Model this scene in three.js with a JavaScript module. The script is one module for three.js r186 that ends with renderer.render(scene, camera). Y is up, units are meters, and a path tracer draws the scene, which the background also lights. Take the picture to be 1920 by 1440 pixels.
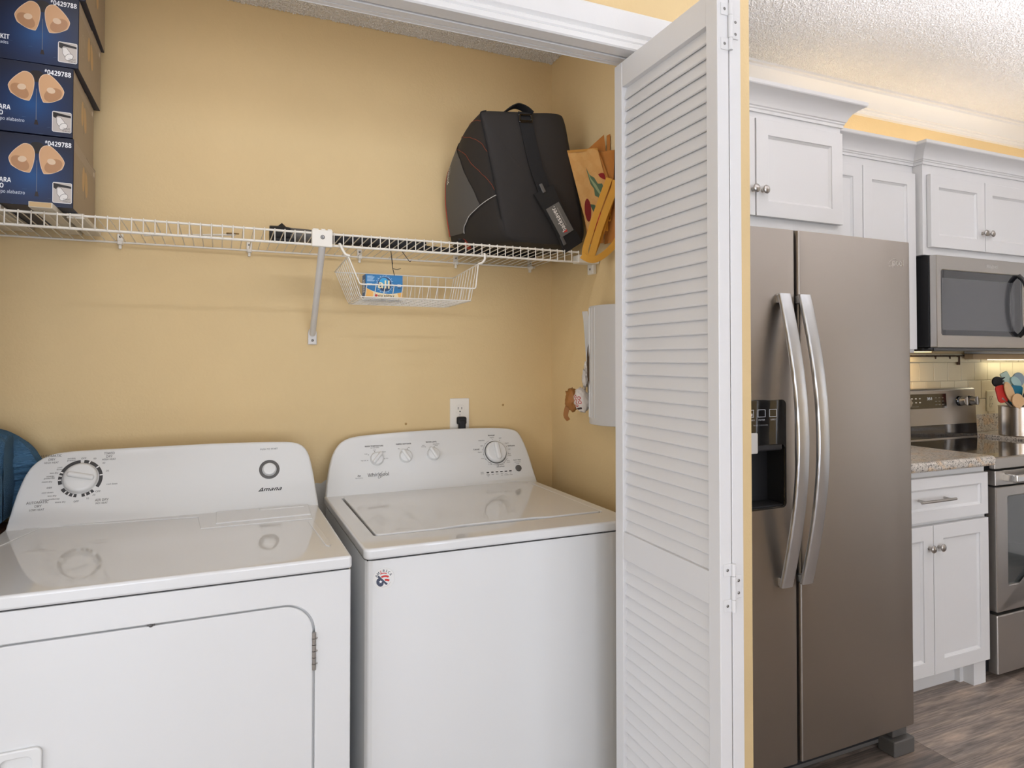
import * as THREE from 'three';
import { RoundedBoxGeometry } from 'three/addons/geometries/RoundedBoxGeometry.js';
import { mergeGeometries, mergeVertices, toCreasedNormals } from 'three/addons/utils/BufferGeometryUtils.js';
import { RectAreaLightUniformsLib } from 'three/addons/lights/RectAreaLightUniformsLib.js';
import { Brush, Evaluator, SUBTRACTION } from 'three-bvh-csg';

// ---------------------------------------------------------------- camera, sky, exposure
const scene = new THREE.Scene();
const renderer = new THREE.WebGLRenderer({ antialias: true });
renderer.toneMapping = THREE.LinearToneMapping;
renderer.toneMappingExposure = 0.94;
renderer.shadowMap.enabled = true;
RectAreaLightUniformsLib.init();
const camera = new THREE.PerspectiveCamera(2 * Math.atan(720 / 1250) * 180 / Math.PI, 4 / 3, 0.05, 60);
{
  const yaw = 23.6 * Math.PI / 180, pitch = 1.0 * Math.PI / 180;
  camera.position.set(0, 1.33, 0);
  camera.lookAt(Math.sin(yaw), 1.33 + Math.tan(pitch), -Math.cos(yaw));
  camera.setViewOffset(1920, 1440, 0, 68, 1920, 1440);
}
scene.background = new THREE.Color(0.75, 0.85, 1.0);
// light strengths (the fittings themselves are built further down)
const LIGHT = { slider: 6, softbox: 5.6, leftWindow: 2.5, sinkWindow: 4, bowl: 6, closet: 23, cove: 22, underLeft: 26, underRight: 8 };

// ---------------------------------------------------------------- helpers
let seedState = 12345;
function rnd() { seedState = (seedState * 1664525 + 1013904223) >>> 0; return seedState / 4294967296; }
const rr = (a, b) => a + (b - a) * rnd();
const V = (x, y, z) => new THREE.Vector3(x, y, z);
const D = Math.PI / 180;
const used = {};
function numbered(n) { used[n] = (used[n] || 0) + 1; return used[n] === 1 ? n : n + '_' + String(used[n] - 1).padStart(3, '0'); }
function norm(g) {
  let q = g.index ? g.toNonIndexed() : g;
  for (const k of Object.keys(q.attributes)) if (!['position', 'normal', 'uv'].includes(k)) q.deleteAttribute(k);
  if (!q.attributes.normal) q.computeVertexNormals();
  if (!q.attributes.uv) q.setAttribute('uv', new THREE.BufferAttribute(new Float32Array(q.attributes.position.count * 2), 2));
  q.morphAttributes = {}; q.clearGroups();
  return q;
}
function merged(gs) { gs = (Array.isArray(gs) ? gs : [gs]).map(norm); return gs.length === 1 ? gs[0] : mergeGeometries(gs); }
// texture coordinates in metres, by the way each face looks
function metreUV(g, rot = false) {
  g = norm(g); g.computeBoundingBox();
  const p = g.attributes.position, n = g.attributes.normal, u = g.attributes.uv;
  for (let i = 0; i < p.count; i++) {
    const ax = Math.abs(n.getX(i)), ay = Math.abs(n.getY(i)), az = Math.abs(n.getZ(i));
    let a, b;
    if (ay >= ax && ay >= az) { a = p.getX(i); b = p.getZ(i); } else if (az >= ax) { a = p.getX(i); b = p.getY(i); } else { a = p.getZ(i); b = p.getY(i); }
    if (rot) u.setXY(i, b, a); else u.setXY(i, a, b);
  }
  return g;
}
function obj(name, gs, mat, parent = scene) {
  const m = new THREE.Mesh(merged(gs), mat);
  m.name = parent === scene ? numbered(name) : name;
  m.castShadow = m.receiveShadow = true;
  parent.add(m); return m;
}
function tag(o, label, category, group) { o.userData = { ...o.userData, label, category }; if (group) o.userData.group = group; return o; }
function thing(name, label, category, pos = [0, 0, 0], turn = 0, group) {
  const o = new THREE.Group(); o.name = numbered(name); o.position.set(...pos); o.rotation.y = turn; scene.add(o);
  return tag(o, label, category, group);
}
function struct(name, gs, mat, parent = scene) { const m = obj(name, gs, mat, parent); if (parent === scene) m.userData.kind = 'structure'; return m; }
function bx(x0, x1, y0, y1, z0, z1, r = 0) {
  const w = x1 - x0, h = y1 - y0, d = Math.abs(z1 - z0);
  const g = r ? new RoundedBoxGeometry(w, h, d, 2, Math.min(r, w / 2.01, h / 2.01, d / 2.01)) : new THREE.BoxGeometry(w, h, d);
  return metreUV(g.translate((x0 + x1) / 2, (y0 + y1) / 2, (z0 + z1) / 2));
}
function cyl(a, b, r0, r1 = r0, seg = 16, open = false) {
  const d = V().subVectors(b, a), L = d.length();
  const g = new THREE.CylinderGeometry(r1, r0, L, seg, 1, open);
  g.applyQuaternion(new THREE.Quaternion().setFromUnitVectors(V(0, 1, 0), d.normalize()));
  return g.translate((a.x + b.x) / 2, (a.y + b.y) / 2, (a.z + b.z) / 2);
}
// wire through points with small rounded corners
function wire(pts, r, seg = 6, round = 0.004) {
  const path = new THREE.CurvePath();
  let prev = pts[0];
  for (let i = 1; i < pts.length; i++) {
    if (i < pts.length - 1 && round > 0) {
      const a = V().subVectors(pts[i - 1], pts[i]), b = V().subVectors(pts[i + 1], pts[i]);
      const k = Math.min(round, a.length() * 0.45, b.length() * 0.45);
      const p = pts[i].clone().addScaledVector(a.normalize(), k), q = pts[i].clone().addScaledVector(b.normalize(), k);
      path.add(new THREE.LineCurve3(prev, p)); path.add(new THREE.QuadraticBezierCurve3(p, pts[i], q)); prev = q;
    } else { path.add(new THREE.LineCurve3(prev, pts[i])); prev = pts[i]; }
  }
  // sample by hand so that straight runs stay cheap
  const P = [];
  path.curves.forEach((c, i) => { const n = c.isLineCurve3 ? 1 : 4; for (let k = 0; k < n; k++) P.push(c.getPoint(k / n)); if (i === path.curves.length - 1) P.push(c.getPoint(1)); });
  return tubeThrough(P, r, seg);
}
function tubeThrough(P, r, seg = 6, flatN = null) {
  const n = P.length, pos = [], nor = [], uv = [], idx = [];
  let N = null; const rad = typeof r === 'function' ? r : () => r;
  for (let i = 0; i < n; i++) {
    const T = V().subVectors(P[Math.min(n - 1, i + 1)], P[Math.max(0, i - 1)]).normalize();
    if (!N) { N = Math.abs(T.y) < 0.9 ? V(0, 1, 0) : V(1, 0, 0); }
    N = N.clone().addScaledVector(T, -N.dot(T)).normalize();
    const B = V().crossVectors(T, N), R = rad(i / (n - 1));
    for (let k = 0; k <= seg; k++) {
      const a = k / seg * 2 * Math.PI, d = N.clone().multiplyScalar(Math.cos(a)).addScaledVector(B, Math.sin(a));
      pos.push(P[i].x + d.x * R, P[i].y + d.y * R, P[i].z + d.z * R); nor.push(d.x, d.y, d.z); uv.push(k / seg, i / (n - 1));
    }
  }
  for (let i = 0; i < n - 1; i++) for (let k = 0; k < seg; k++) { const a = i * (seg + 1) + k, b = a + seg + 1; idx.push(a, a + 1, b, b, a + 1, b + 1); }
  for (const e of [0, n - 1]) { // end caps
    const c = pos.length / 3; pos.push(P[e].x, P[e].y, P[e].z);
    const T = V().subVectors(P[e === 0 ? 0 : n - 1], P[e === 0 ? 1 : n - 2]).normalize(); nor.push(T.x, T.y, T.z); uv.push(0, 0);
    for (let k = 0; k < seg; k++) { const a = e * (seg + 1) + k; if (e === 0) idx.push(c, a + 1, a); else idx.push(c, a, a + 1); }
  }
  const g = new THREE.BufferGeometry();
  g.setAttribute('position', new THREE.Float32BufferAttribute(pos, 3)); g.setAttribute('normal', new THREE.Float32BufferAttribute(nor, 3)); g.setAttribute('uv', new THREE.Float32BufferAttribute(uv, 2)); g.setIndex(idx);
  return g;
}
function curve(pts, n = 24) { return new THREE.CatmullRomCurve3(pts).getPoints(n); }
// a flat band (strap) along a path; side gives the width direction at each point
function band(P, width, thick, sideAt) {
  const n = P.length, ring = [];
  for (let i = 0; i < n; i++) {
    const T = V().subVectors(P[Math.min(n - 1, i + 1)], P[Math.max(0, i - 1)]).normalize();
    let S = sideAt(i / (n - 1)).clone(); S.addScaledVector(T, -S.dot(T)).normalize();
    const N = V().crossVectors(T, S), w = (typeof width === 'function' ? width(i / (n - 1)) : width) / 2, t = thick / 2;
    const c = [[-w, -t], [w, -t], [w, t], [-w, t]].map(([a, b]) => P[i].clone().addScaledVector(S, a).addScaledVector(N, b));
    ring.push(c);
  }
  const pos = [], uv = []; const q = (a, b, c, d, u0, u1, v0, v1) => { for (const [p, u, v] of [[a, u0, v0], [b, u1, v0], [c, u1, v1], [a, u0, v0], [c, u1, v1], [d, u0, v1]]) { pos.push(p.x, p.y, p.z); uv.push(u, v); } };
  for (let i = 0; i < n - 1; i++) for (let k = 0; k < 4; k++) q(ring[i][k], ring[i][(k + 1) % 4], ring[i + 1][(k + 1) % 4], ring[i + 1][k], k === 2 ? 1 : 0, k === 2 ? 0 : 1, i / (n - 1), (i + 1) / (n - 1));
  q(ring[0][3], ring[0][2], ring[0][1], ring[0][0], 0, 1, 0, 1); const e = ring[n - 1]; q(e[0], e[1], e[2], e[3], 0, 1, 0, 1);
  const g = new THREE.BufferGeometry(); g.setAttribute('position', new THREE.Float32BufferAttribute(pos, 3)); g.setAttribute('uv', new THREE.Float32BufferAttribute(uv, 2)); g.computeVertexNormals();
  return toCreasedNormals(g, 0.6);
}
// profile [[out, up], ...] swept along a level path [[x, z], ...], mitred; out is to the left of the walking direction when flip is false
function sweep(profile, path, y = 0, flip = false) {
  const n = path.length, rows = [];
  for (let i = 0; i < n; i++) {
    const seg = (a, b) => { const dx = b[0] - a[0], dz = b[1] - a[1], L = Math.hypot(dx, dz); return [dz / L, -dx / L]; };
    let m;
    const n0 = i > 0 ? seg(path[i - 1], path[i]) : null, n1 = i < n - 1 ? seg(path[i], path[i + 1]) : null;
    if (n0 && n1) { const k = 1 + n0[0] * n1[0] + n0[1] * n1[1]; m = [(n0[0] + n1[0]) / k, (n0[1] + n1[1]) / k]; } else m = n0 || n1;
    const s = flip ? -1 : 1;
    rows.push(profile.map(([o, u]) => V(path[i][0] + m[0] * o * s, y + u, path[i][1] + m[1] * o * s)));
  }
  const pos = [];
  const tri = (a, b, c) => { for (const p of [a, b, c]) pos.push(p.x, p.y, p.z); };
  const K = profile.length;
  for (let i = 0; i < n - 1; i++) for (let k = 0; k < K; k++) { const l = (k + 1) % K; tri(rows[i][k], rows[i + 1][k], rows[i + 1][l]); tri(rows[i][k], rows[i + 1][l], rows[i][l]); }
  const cap = THREE.ShapeUtils.triangulateShape(profile.map(p => new THREE.Vector2(p[0], p[1])), []);
  for (const [a, b, c] of cap) { tri(rows[0][a], rows[0][b], rows[0][c]); tri(rows[n - 1][c], rows[n - 1][b], rows[n - 1][a]); }
  const g = new THREE.BufferGeometry(); g.setAttribute('position', new THREE.Float32BufferAttribute(pos, 3)); g.computeVertexNormals();
  return metreUV(toCreasedNormals(g, 0.45));
}
function poly(pts) { const s = new THREE.Shape(); pts.forEach((p, i) => i ? s.lineTo(p[0], p[1]) : s.moveTo(p[0], p[1])); s.closePath(); return s; }
function rrect(x0, y0, x1, y1, r, Cls = THREE.Shape) {
  const s = new Cls(); const R = Array.isArray(r) ? r : [r, r, r, r]; // bottom left, bottom right, top right, top left
  s.moveTo(x0 + R[0], y0); s.lineTo(x1 - R[1], y0); if (R[1]) s.absarc(x1 - R[1], y0 + R[1], R[1], -Math.PI / 2, 0);
  s.lineTo(x1, y1 - R[2]); if (R[2]) s.absarc(x1 - R[2], y1 - R[2], R[2], 0, Math.PI / 2);
  s.lineTo(x0 + R[3], y1); if (R[3]) s.absarc(x0 + R[3], y1 - R[3], R[3], Math.PI / 2, Math.PI);
  s.lineTo(x0, y0 + R[0]); if (R[0]) s.absarc(x0 + R[0], y0 + R[0], R[0], Math.PI, 1.5 * Math.PI);
  return s;
}
// extrude from z = 0 to z = depth, bevel inside that depth and outline
function ext(shape, depth, bev = 0, segs = 8, bs = 2) {
  const g = new THREE.ExtrudeGeometry(shape, bev ? { depth: depth - 2 * bev, bevelEnabled: true, bevelThickness: bev, bevelSize: bev, bevelOffset: -bev, bevelSegments: bs, curveSegments: segs } : { depth, bevelEnabled: false, curveSegments: segs });
  if (bev) g.translate(0, 0, bev);
  return g;
}
function lathe(pts, seg = 24) { return new THREE.LatheGeometry(pts.map(p => new THREE.Vector2(p[0], p[1])), seg); }
function faceZ(g) { return g.rotateX(Math.PI / 2); } // a lathe's axis towards +z

// ---------------------------------------------------------------- textures
function noise2(seed) {
  let s = seed >>> 0; const T = new Float32Array(65536);
  for (let i = 0; i < 65536; i++) { s = (s * 1664525 + 1013904223) >>> 0; T[i] = s / 4294967296; }
  return (x, y, px, py) => { // value noise that tiles over px, py cells
    const x0 = Math.floor(x), y0 = Math.floor(y), fx = x - x0, fy = y - y0, u = fx * fx * (3 - 2 * fx), v = fy * fy * (3 - 2 * fy);
    const m = (a, n) => ((a % n) + n) % n, h = (a, b) => T[(m(a, px) * 197 + m(b, py) * 4099) & 65535];
    return (h(x0, y0) * (1 - u) + h(x0 + 1, y0) * u) * (1 - v) + (h(x0, y0 + 1) * (1 - u) + h(x0 + 1, y0 + 1) * u) * v;
  };
}
function dataTex(w, h, fn, color = true) {
  const a = new Uint8Array(w * h * 4);
  for (let y = 0; y < h; y++) for (let x = 0; x < w; x++) {
    const c = fn(x, y), i = (y * w + x) * 4;
    if (typeof c === 'number') { a[i] = a[i + 1] = a[i + 2] = Math.max(0, Math.min(255, c * 255)); } else { a[i] = c[0]; a[i + 1] = c[1]; a[i + 2] = c[2]; }
    a[i + 3] = 255;
  }
  const t = new THREE.DataTexture(a, w, h); t.magFilter = t.minFilter = THREE.LinearFilter; t.wrapS = t.wrapT = THREE.RepeatWrapping;
  if (color) t.colorSpace = THREE.SRGBColorSpace; t.needsUpdate = true; return t;
}
function rep(t, sx, sy = sx) { const c = t.clone(); c.repeat.set(1 / sx, 1 / sy); c.needsUpdate = true; return c; }
function canvasTex(w, h, draw) {
  const c = document.createElement('canvas'); c.width = w; c.height = h; const x = c.getContext('2d'); draw(x, w, h);
  const t = new THREE.CanvasTexture(c); t.colorSpace = THREE.SRGBColorSpace; t.anisotropy = 8; return t;
}
const N1 = noise2(7), N2 = noise2(99), N3 = noise2(4242);
const fbm = (f, x, y, p, oct = 4) => { let s = 0, a = 0.5, t = 0; for (let o = 0; o < oct; o++) { const k = 1 << o; s += a * f(x * k, y * k, p * k, p * k); t += a; a *= 0.5; } return s / t; };
const texPeel = dataTex(512, 512, (x, y) => fbm(N1, x / 16, y / 16, 32, 3), false);
const texPatch = dataTex(256, 256, (x, y) => { const v = 0.965 + 0.07 * (fbm(N2, x / 64, y / 64, 4, 5) - 0.5); return v; }, true);
const texBrush = dataTex(256, 512, (x, y) => 0.5 + 0.5 * (N1(x / 64, y / 1, 4, 512) - 0.5) + 0.3 * (N2(x / 16, y / 2, 16, 256) - 0.5), false);
const texWeave = dataTex(128, 128, (x, y) => { const a = Math.sin(x / 128 * 2 * Math.PI * 16), b = Math.sin(y / 128 * 2 * Math.PI * 16); return 0.5 + 0.25 * a * (b > 0 ? 1 : -1) + 0.2 * (N3(x, y, 128, 128) - 0.5); }, false);
const texTerry = dataTex(256, 256, (x, y) => fbm(N3, x / 4, y / 4, 64, 2), false);
const texGranite = dataTex(1024, 1024, (x, y) => {
  const a = fbm(N1, x / 128, y / 128, 8, 4), b = fbm(N2, x / 24, y / 24, 1024 / 24 | 0, 3), c = N3(x / 5, y / 5, 204, 204), d = fbm(N3, x / 12, y / 12, 85, 2);
  let r = 196, g = 188, bl = 176;
  if (a > 0.5) { const k = Math.min(1, (a - 0.5) * 6); r += k * 8; g -= k * 8; bl -= k * 26; }
  const q = (c - 0.5) * 46; r += q; g += q; bl += q;
  if (b > 0.63) { const k = Math.min(1, (b - 0.63) * 12) * 0.8; r = r * (1 - k) + 78 * k; g = g * (1 - k) + 72 * k; bl = bl * (1 - k) + 66 * k; }
  if (d > 0.74) { r *= 0.45; g *= 0.45; bl *= 0.45; }
  if (d < 0.27) { r += 34; g += 34; bl += 34; }
  return [Math.min(255, r), Math.min(255, g), Math.min(255, bl)];
});
const texWood = [0, 1, 2].map(k => dataTex(1024, 192, (x, y) => {
  const w = fbm(N2, x / 128 + k * 3, y / 24, 8, 4), warp = fbm(N1, x / 256 + k, y / 48, 4, 3) * 26;
  const ring = 0.5 + 0.5 * Math.sin((y + warp * 3 + w * 14) / 192 * 2 * Math.PI * 9);
  const fine = N3(x / 40, y / 1.2, 26, 160), fine2 = N1(x / 18, y / 2.4, 57, 80);
  let v = 0.60 + 0.15 * (w - 0.5) * 2 + 0.09 * (ring - 0.5) + 0.13 * (fine - 0.5) + 0.07 * (fine2 - 0.5);
  const kn = Math.hypot((x - 300 - k * 180) / 26, (y - 90 + k * 20) / 9); if (kn < 1) v -= 0.14 * (1 - kn);
  const warm = 0.5 + (w - 0.5) * 1.2;
  return [255 * v * (1.0 + 0.05 * warm), 255 * v * (0.955 + 0.01 * warm), 255 * v * (0.915 - 0.05 * (warm - 0.5))];
}));

// ---------------------------------------------------------------- materials
const std = o => new THREE.MeshStandardMaterial(o), phy = o => new THREE.MeshPhysicalMaterial(o);
const M = {
  wall: std({ color: '#eace99', map: rep(texPatch, 1.7), roughness: 0.62, bumpMap: rep(texPeel, 0.16), bumpScale: 0.00035 }),
  wallCream: std({ color: '#eace99', roughness: 0.62, bumpMap: rep(texPeel, 0.16), bumpScale: 0.00035 }),
  ceiling: std({ color: '#efece6', roughness: 0.95 }),
  popcorn: std({ color: '#efece6', roughness: 1 }),
  trim: phy({ color: '#e4e3e1', roughness: 0.42, clearcoat: 0.25, clearcoatRoughness: 0.3, bumpMap: rep(texPeel, 0.3), bumpScale: 0.0002 }),
  doorPaint: phy({ color: '#dedddc', roughness: 0.45, clearcoat: 0.2, clearcoatRoughness: 0.35 }),
  cabinet: phy({ color: '#e0dfdd', roughness: 0.42, clearcoat: 0.25, clearcoatRoughness: 0.3 }),
  enamel: phy({ color: '#e0e0de', roughness: 0.5, clearcoat: 1, clearcoatRoughness: 0.035 }),
  plastic: phy({ color: '#e2e2df', roughness: 0.35, clearcoat: 0.4, clearcoatRoughness: 0.15 }),
  plasticGrey: std({ color: '#c9c6c1', roughness: 0.45 }),
  gap: std({ color: '#2a2a2a', roughness: 0.9 }),
  wireWhite: phy({ color: '#e9e3d6', roughness: 0.4, clearcoat: 0.3, clearcoatRoughness: 0.2 }),
  strut: std({ color: '#dcd9d4', roughness: 0.45 }),
  screw: std({ color: '#8d8b88', roughness: 0.35, metalness: 1 }),
  chrome: std({ color: '#e4e3e1', roughness: 0.2, metalness: 1 }),
  nickel: std({ color: '#b6b2ad', roughness: 0.3, metalness: 1 }),
  steel: phy({ color: '#a59e96', roughness: 0.42, metalness: 1, anisotropy: 0.8, anisotropyRotation: Math.PI / 2, bumpMap: rep(texBrush, 0.5, 0.25), bumpScale: 0.00002 }),
  steelLight: phy({ color: '#c4c1bd', roughness: 0.36, metalness: 1, anisotropy: 0.6, anisotropyRotation: Math.PI / 2, bumpMap: rep(texBrush, 0.5, 0.25), bumpScale: 0.00002 }),
  handle: std({ color: '#d2d4d6', roughness: 0.34, metalness: 1 }),
  blackGloss: phy({ color: '#0b0b0c', roughness: 0.2, clearcoat: 1, clearcoatRoughness: 0.04 }),
  blackGlass: phy({ color: '#16161a', roughness: 0.1, clearcoat: 1, clearcoatRoughness: 0.03 }),
  blackMatte: std({ color: '#17171a', roughness: 0.7 }),
  darkGrey: std({ color: '#5d5b58', roughness: 0.5 }),
  granite: phy({ map: rep(texGranite, 0.24), roughness: 0.28, clearcoat: 0.6, clearcoatRoughness: 0.1 }),
  bagBlack: std({ color: '#1f1e1d', roughness: 0.85, bumpMap: rep(texWeave, 0.03), bumpScale: 0.0004 }),
  bagPanel: std({ color: '#292522', roughness: 0.75, bumpMap: rep(texWeave, 0.024), bumpScale: 0.0004 }),
  bagGrey: std({ color: '#565553', roughness: 0.6 }),
  webbing: std({ color: '#141416', roughness: 0.8, bumpMap: texWeave, bumpScale: 0.0005 }),
  orangeThread: std({ color: '#9c4526', roughness: 0.8 }),
  redPipe: std({ color: '#b5341f', roughness: 0.6 }),
  totePlain: std({ color: '#cf9344', roughness: 0.9, bumpMap: rep(texWeave, 0.03), bumpScale: 0.0004 }),
  toteStrap: std({ color: '#d9a040', roughness: 0.9, bumpMap: texWeave, bumpScale: 0.0005, side: THREE.DoubleSide }),
  denim: std({ color: '#4f7898', roughness: 1, bumpMap: rep(texTerry, 0.09), bumpScale: 0.006 }),
  wicker: std({ color: '#6a4630', roughness: 0.8 }),
  tile: phy({ color: '#dccfae', roughness: 0.3, clearcoat: 0.5, clearcoatRoughness: 0.1 }),
  grout: std({ color: '#d6cbb0', roughness: 0.9 }),
  outlet: phy({ color: '#ece6da', roughness: 0.35, clearcoat: 0.3 }),
  almond: phy({ color: '#ddd2b0', roughness: 0.35, clearcoat: 0.3 }),
  board: std({ color: '#dcd6c8', roughness: 0.6 }),
};
function orient(g) { // faces outward
  g = norm(g); const p = g.attributes.position; let v = 0; const a = V(), b = V(), c = V();
  for (let i = 0; i < p.count; i += 3) { a.fromBufferAttribute(p, i); b.fromBufferAttribute(p, i + 1); c.fromBufferAttribute(p, i + 2); v += a.dot(b.cross(c)); }
  if (v < 0) { for (const k of ['position', 'uv', 'normal']) { const q = g.attributes[k], s = q.itemSize; for (let i = 0; i < q.count; i += 3) for (let j = 0; j < s; j++) { const t = q.array[(i + 1) * s + j]; q.array[(i + 1) * s + j] = q.array[(i + 2) * s + j]; q.array[(i + 2) * s + j] = t; } } const n = g.attributes.normal.array; g.computeVertexNormals(); g = toCreasedNormals(g, 0.45); }
  return g;
}

// ================================================================ THE SETTING
const CEIL = 2.66, FRONT = -1.31, REAR = 4.0, LEFT = -2.0;
// ---- floor of grey-brown wood-look planks
const floor = struct('floor', [bx(LEFT - 0.1, 5.3, -0.15, -0.006, FRONT, REAR + 0.1), bx(-1.0, 5.3, -0.15, -0.006, -2.44, FRONT)], std({ color: '#3f3a35', roughness: 0.9 }));
{
  const plankMats = [];
  texWood.forEach((t, k) => ['#f4ece4', '#dcd4cc', '#c6beb7'].forEach(c => { const q = t.clone(); q.repeat.set(1 / 1.22, 1 / 0.18); q.offset.set(0, 0); q.needsUpdate = true; plankMats.push(phy({ map: q, color: c, roughness: 0.5, bumpMap: q, bumpScale: 0.0004, clearcoat: 0.15, clearcoatRoughness: 0.4 })); }));
  const L = 1.22, W = 0.18;
  const shapes = {};
  const plankGeo = (len, wid) => { const k = len.toFixed(3) + wid.toFixed(3); return shapes[k] ||= bx(0, len - 0.0012, -0.006, 0, 0, wid - 0.0012); };
  let row = 0;
  for (let z = -2.34; z < REAR; z += W, row++) {
    const xs = z + W <= FRONT + 0.01 ? 1.24 : LEFT;
    let x = xs; let first = 0.25 + ((row * 0.41) % 0.9);
    while (x < 5.2) { const len = Math.min(first || L, 5.2 - x); first = 0; if (len > 0.02) { const m = obj('plank', plankGeo(len, Math.min(W, REAR - z)), plankMats[Math.floor(rnd() * plankMats.length)], floor); m.position.set(x, 0, z); } x += len; }
  }
}
// ---- walls
const wallFront = struct('wall_front', [bx(LEFT, -0.62, 0, CEIL, -1.415, FRONT), bx(0.945, 1.235, 0, CEIL, -1.415, FRONT), bx(-0.62, 0.945, 2.075, CEIL, -1.415, FRONT)], M.wall);
struct('wall_left', [bx(LEFT - 0.1, LEFT, 0, CEIL, -1.415, -0.9), bx(LEFT - 0.1, LEFT, 0, CEIL, 1.0, REAR + 0.1), bx(LEFT - 0.1, LEFT, 0, 0.3, -0.9, 1.0), bx(LEFT - 0.1, LEFT, 2.1, CEIL, -0.9, 1.0)], M.wallCream);
const wallBack = struct('wall_back', bx(-1.05, 1.122, 0, 2.5, -2.32, -2.2), M.wall);
struct('wall_closet_left', bx(-1.05, -0.95, 0, 2.5, -2.2, -1.415), M.wallCream);
struct('wall_partition', bx(1.122, 1.235, 0, CEIL, -2.34, -1.415), M.wall);
const wallKitchen = struct('wall_kitchen', bx(1.122, 5.3, 0, CEIL, -2.44, -2.34), M.wall);
struct('wall_right', [bx(5.2, 5.3, 0, 1.0, -2.34, REAR + 0.1), bx(5.2, 5.3, 2.1, CEIL, -2.34, REAR + 0.1), bx(5.2, 5.3, 1.0, 2.1, -2.34, 0.60), bx(5.2, 5.3, 1.0, 2.1, 1.00, REAR + 0.1)], M.wallCream);
struct('wall_rear', [bx(LEFT, -1.6, 0, CEIL, REAR, REAR + 0.1), bx(2.3, 5.2, 0, CEIL, REAR, REAR + 0.1), bx(-1.6, 2.3, 2.3, CEIL, REAR, REAR + 0.1)], M.wallCream);
// repaired plaster at the foot of the closet wall, and two filled screw holes
obj('plaster_patch', ext(poly([[0.235, 0.60], [0.235, 0.905], [0.262, 0.925], [0.281, 0.937], [0.296, 0.934], [0.31, 0.944], [0.345, 0.948], [0.37, 0.93], [0.38, 0.6]]), 0.0015).translate(0, 0, -2.2), std({ color: '#dcd8d0', roughness: 0.9, bumpMap: rep(texPeel, 0.1), bumpScale: 0.0008 }), wallBack);
for (const [x, y] of [[0.572, 1.113], [0.926, 1.167]]) obj('wall_anchor', faceZ(lathe([[0, 0.003], [0.003, 0.003], [0.0042, 0]], 12)).translate(x, y, -2.2), std({ color: '#b9955f', roughness: 0.7 }), wallBack);
// ---- ceilings with sprayed popcorn texture
const ceil = struct('ceiling', bx(LEFT - 0.1, 5.3, CEIL, CEIL + 0.12, -2.44, REAR + 0.1), M.ceiling);
const ceilCloset = struct('ceiling_closet', bx(-1.05, 1.122, 2.43, 2.5, -2.2, -1.415), M.ceiling);
function popcorn(parent, n, x0, x1, z0, z1, y) {
  const g = new THREE.IcosahedronGeometry(1, 0), m = new THREE.InstancedMesh(g, M.popcorn, n), q = new THREE.Object3D();
  for (let i = 0; i < n; i++) {
    const s = 0.0010 + 0.0026 * Math.pow(rnd(), 1.8);
    q.position.set(rr(x0, x1), y - s * 0.35, rr(z0, z1)); q.rotation.set(rnd() * 6, rnd() * 6, rnd() * 6); q.scale.set(s * rr(0.8, 1.4), s * rr(0.7, 1.1), s * rr(0.8, 1.4)); q.updateMatrix(); m.setMatrixAt(i, q.matrix);
  }
  m.name = 'popcorn_texture'; m.userData.kind = 'stuff'; m.castShadow = m.receiveShadow = true; parent.add(m);
}
popcorn(ceil, 150000, 1.24, 4.4, -2.26, -1.2, CEIL);
popcorn(ceilCloset, 40000, -0.2, 1.12, -2.2, -1.8, 2.43);
// ---- crown moulding round the kitchen
const coveProfile = [[0, 0], [0.092, 0], [0.092, -0.012], [0.08, -0.015], [0.078, -0.024], [0.066, -0.033], [0.052, -0.046], [0.041, -0.06], [0.034, -0.074], [0.032, -0.082], [0.022, -0.085], [0.022, -0.093], [0.014, -0.097], [0.014, -0.108], [0, -0.112]];
struct('trim_1', orient(sweep(coveProfile, [[1.235, -1.415], [1.235, -2.34], [5.2, -2.34], [5.2, REAR]], CEIL, true)), M.trim);
// ---- closet opening: head casing, jambs, side casing
const casing = [[0, 0], [0.012, 0], [0.0155, 0.003], [0.0155, 0.014], [0.0115, 0.0175], [0.0145, 0.0205], [0.0145, 0.0275], [0.0115, 0.031], [0.0185, 0.038], [0.0195, 0.046], [0.0195, 0.083], [0.0175, 0.087], [0, 0.087]];
struct('trim_2', orient(sweep(casing, [[-0.71, FRONT], [1.035, FRONT]], 2.048, true)), M.trim);
{ // side casings, the same moulding stood on end
  const g = s => { const q = orient(sweep(casing, [[-2.048, 0], [0, 0]], 0, true)); q.rotateZ(-Math.PI / 2); return s > 0 ? q.translate(0.945, 0, FRONT) : orient(q.scale(-1, 1, 1)).translate(-0.62, 0, FRONT); };
  struct('trim_3', orient(g(1)), M.trim); struct('trim_4', orient(g(-1)), M.trim);
}
struct('trim_5', [bx(-0.62, 0.945, 2.048, 2.075, -1.332, FRONT), bx(0.925, 0.945, 0, 2.048, -1.415, FRONT), bx(-0.62, -0.60, 0, 2.048, -1.415, FRONT)], M.trim);
{
  const t = thing('bifold_track', 'white metal bifold door track under the closet header', 'track');
  obj('channel', [bx(-0.6, 0.922, 2.047, 2.0745, -1.380, -1.3775), bx(-0.6, 0.922, 2.0475, 2.0745, -1.3435, -1.341), bx(-0.6, 0.922, 2.0475, 2.0495, -1.3775, -1.3645), bx(-0.6, 0.922, 2.0478, 2.0495, -1.3625, -1.3435), bx(-0.6, 0.922, 2.072, 2.0745, -1.3775, -1.3435)], M.trim, t);
}
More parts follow.
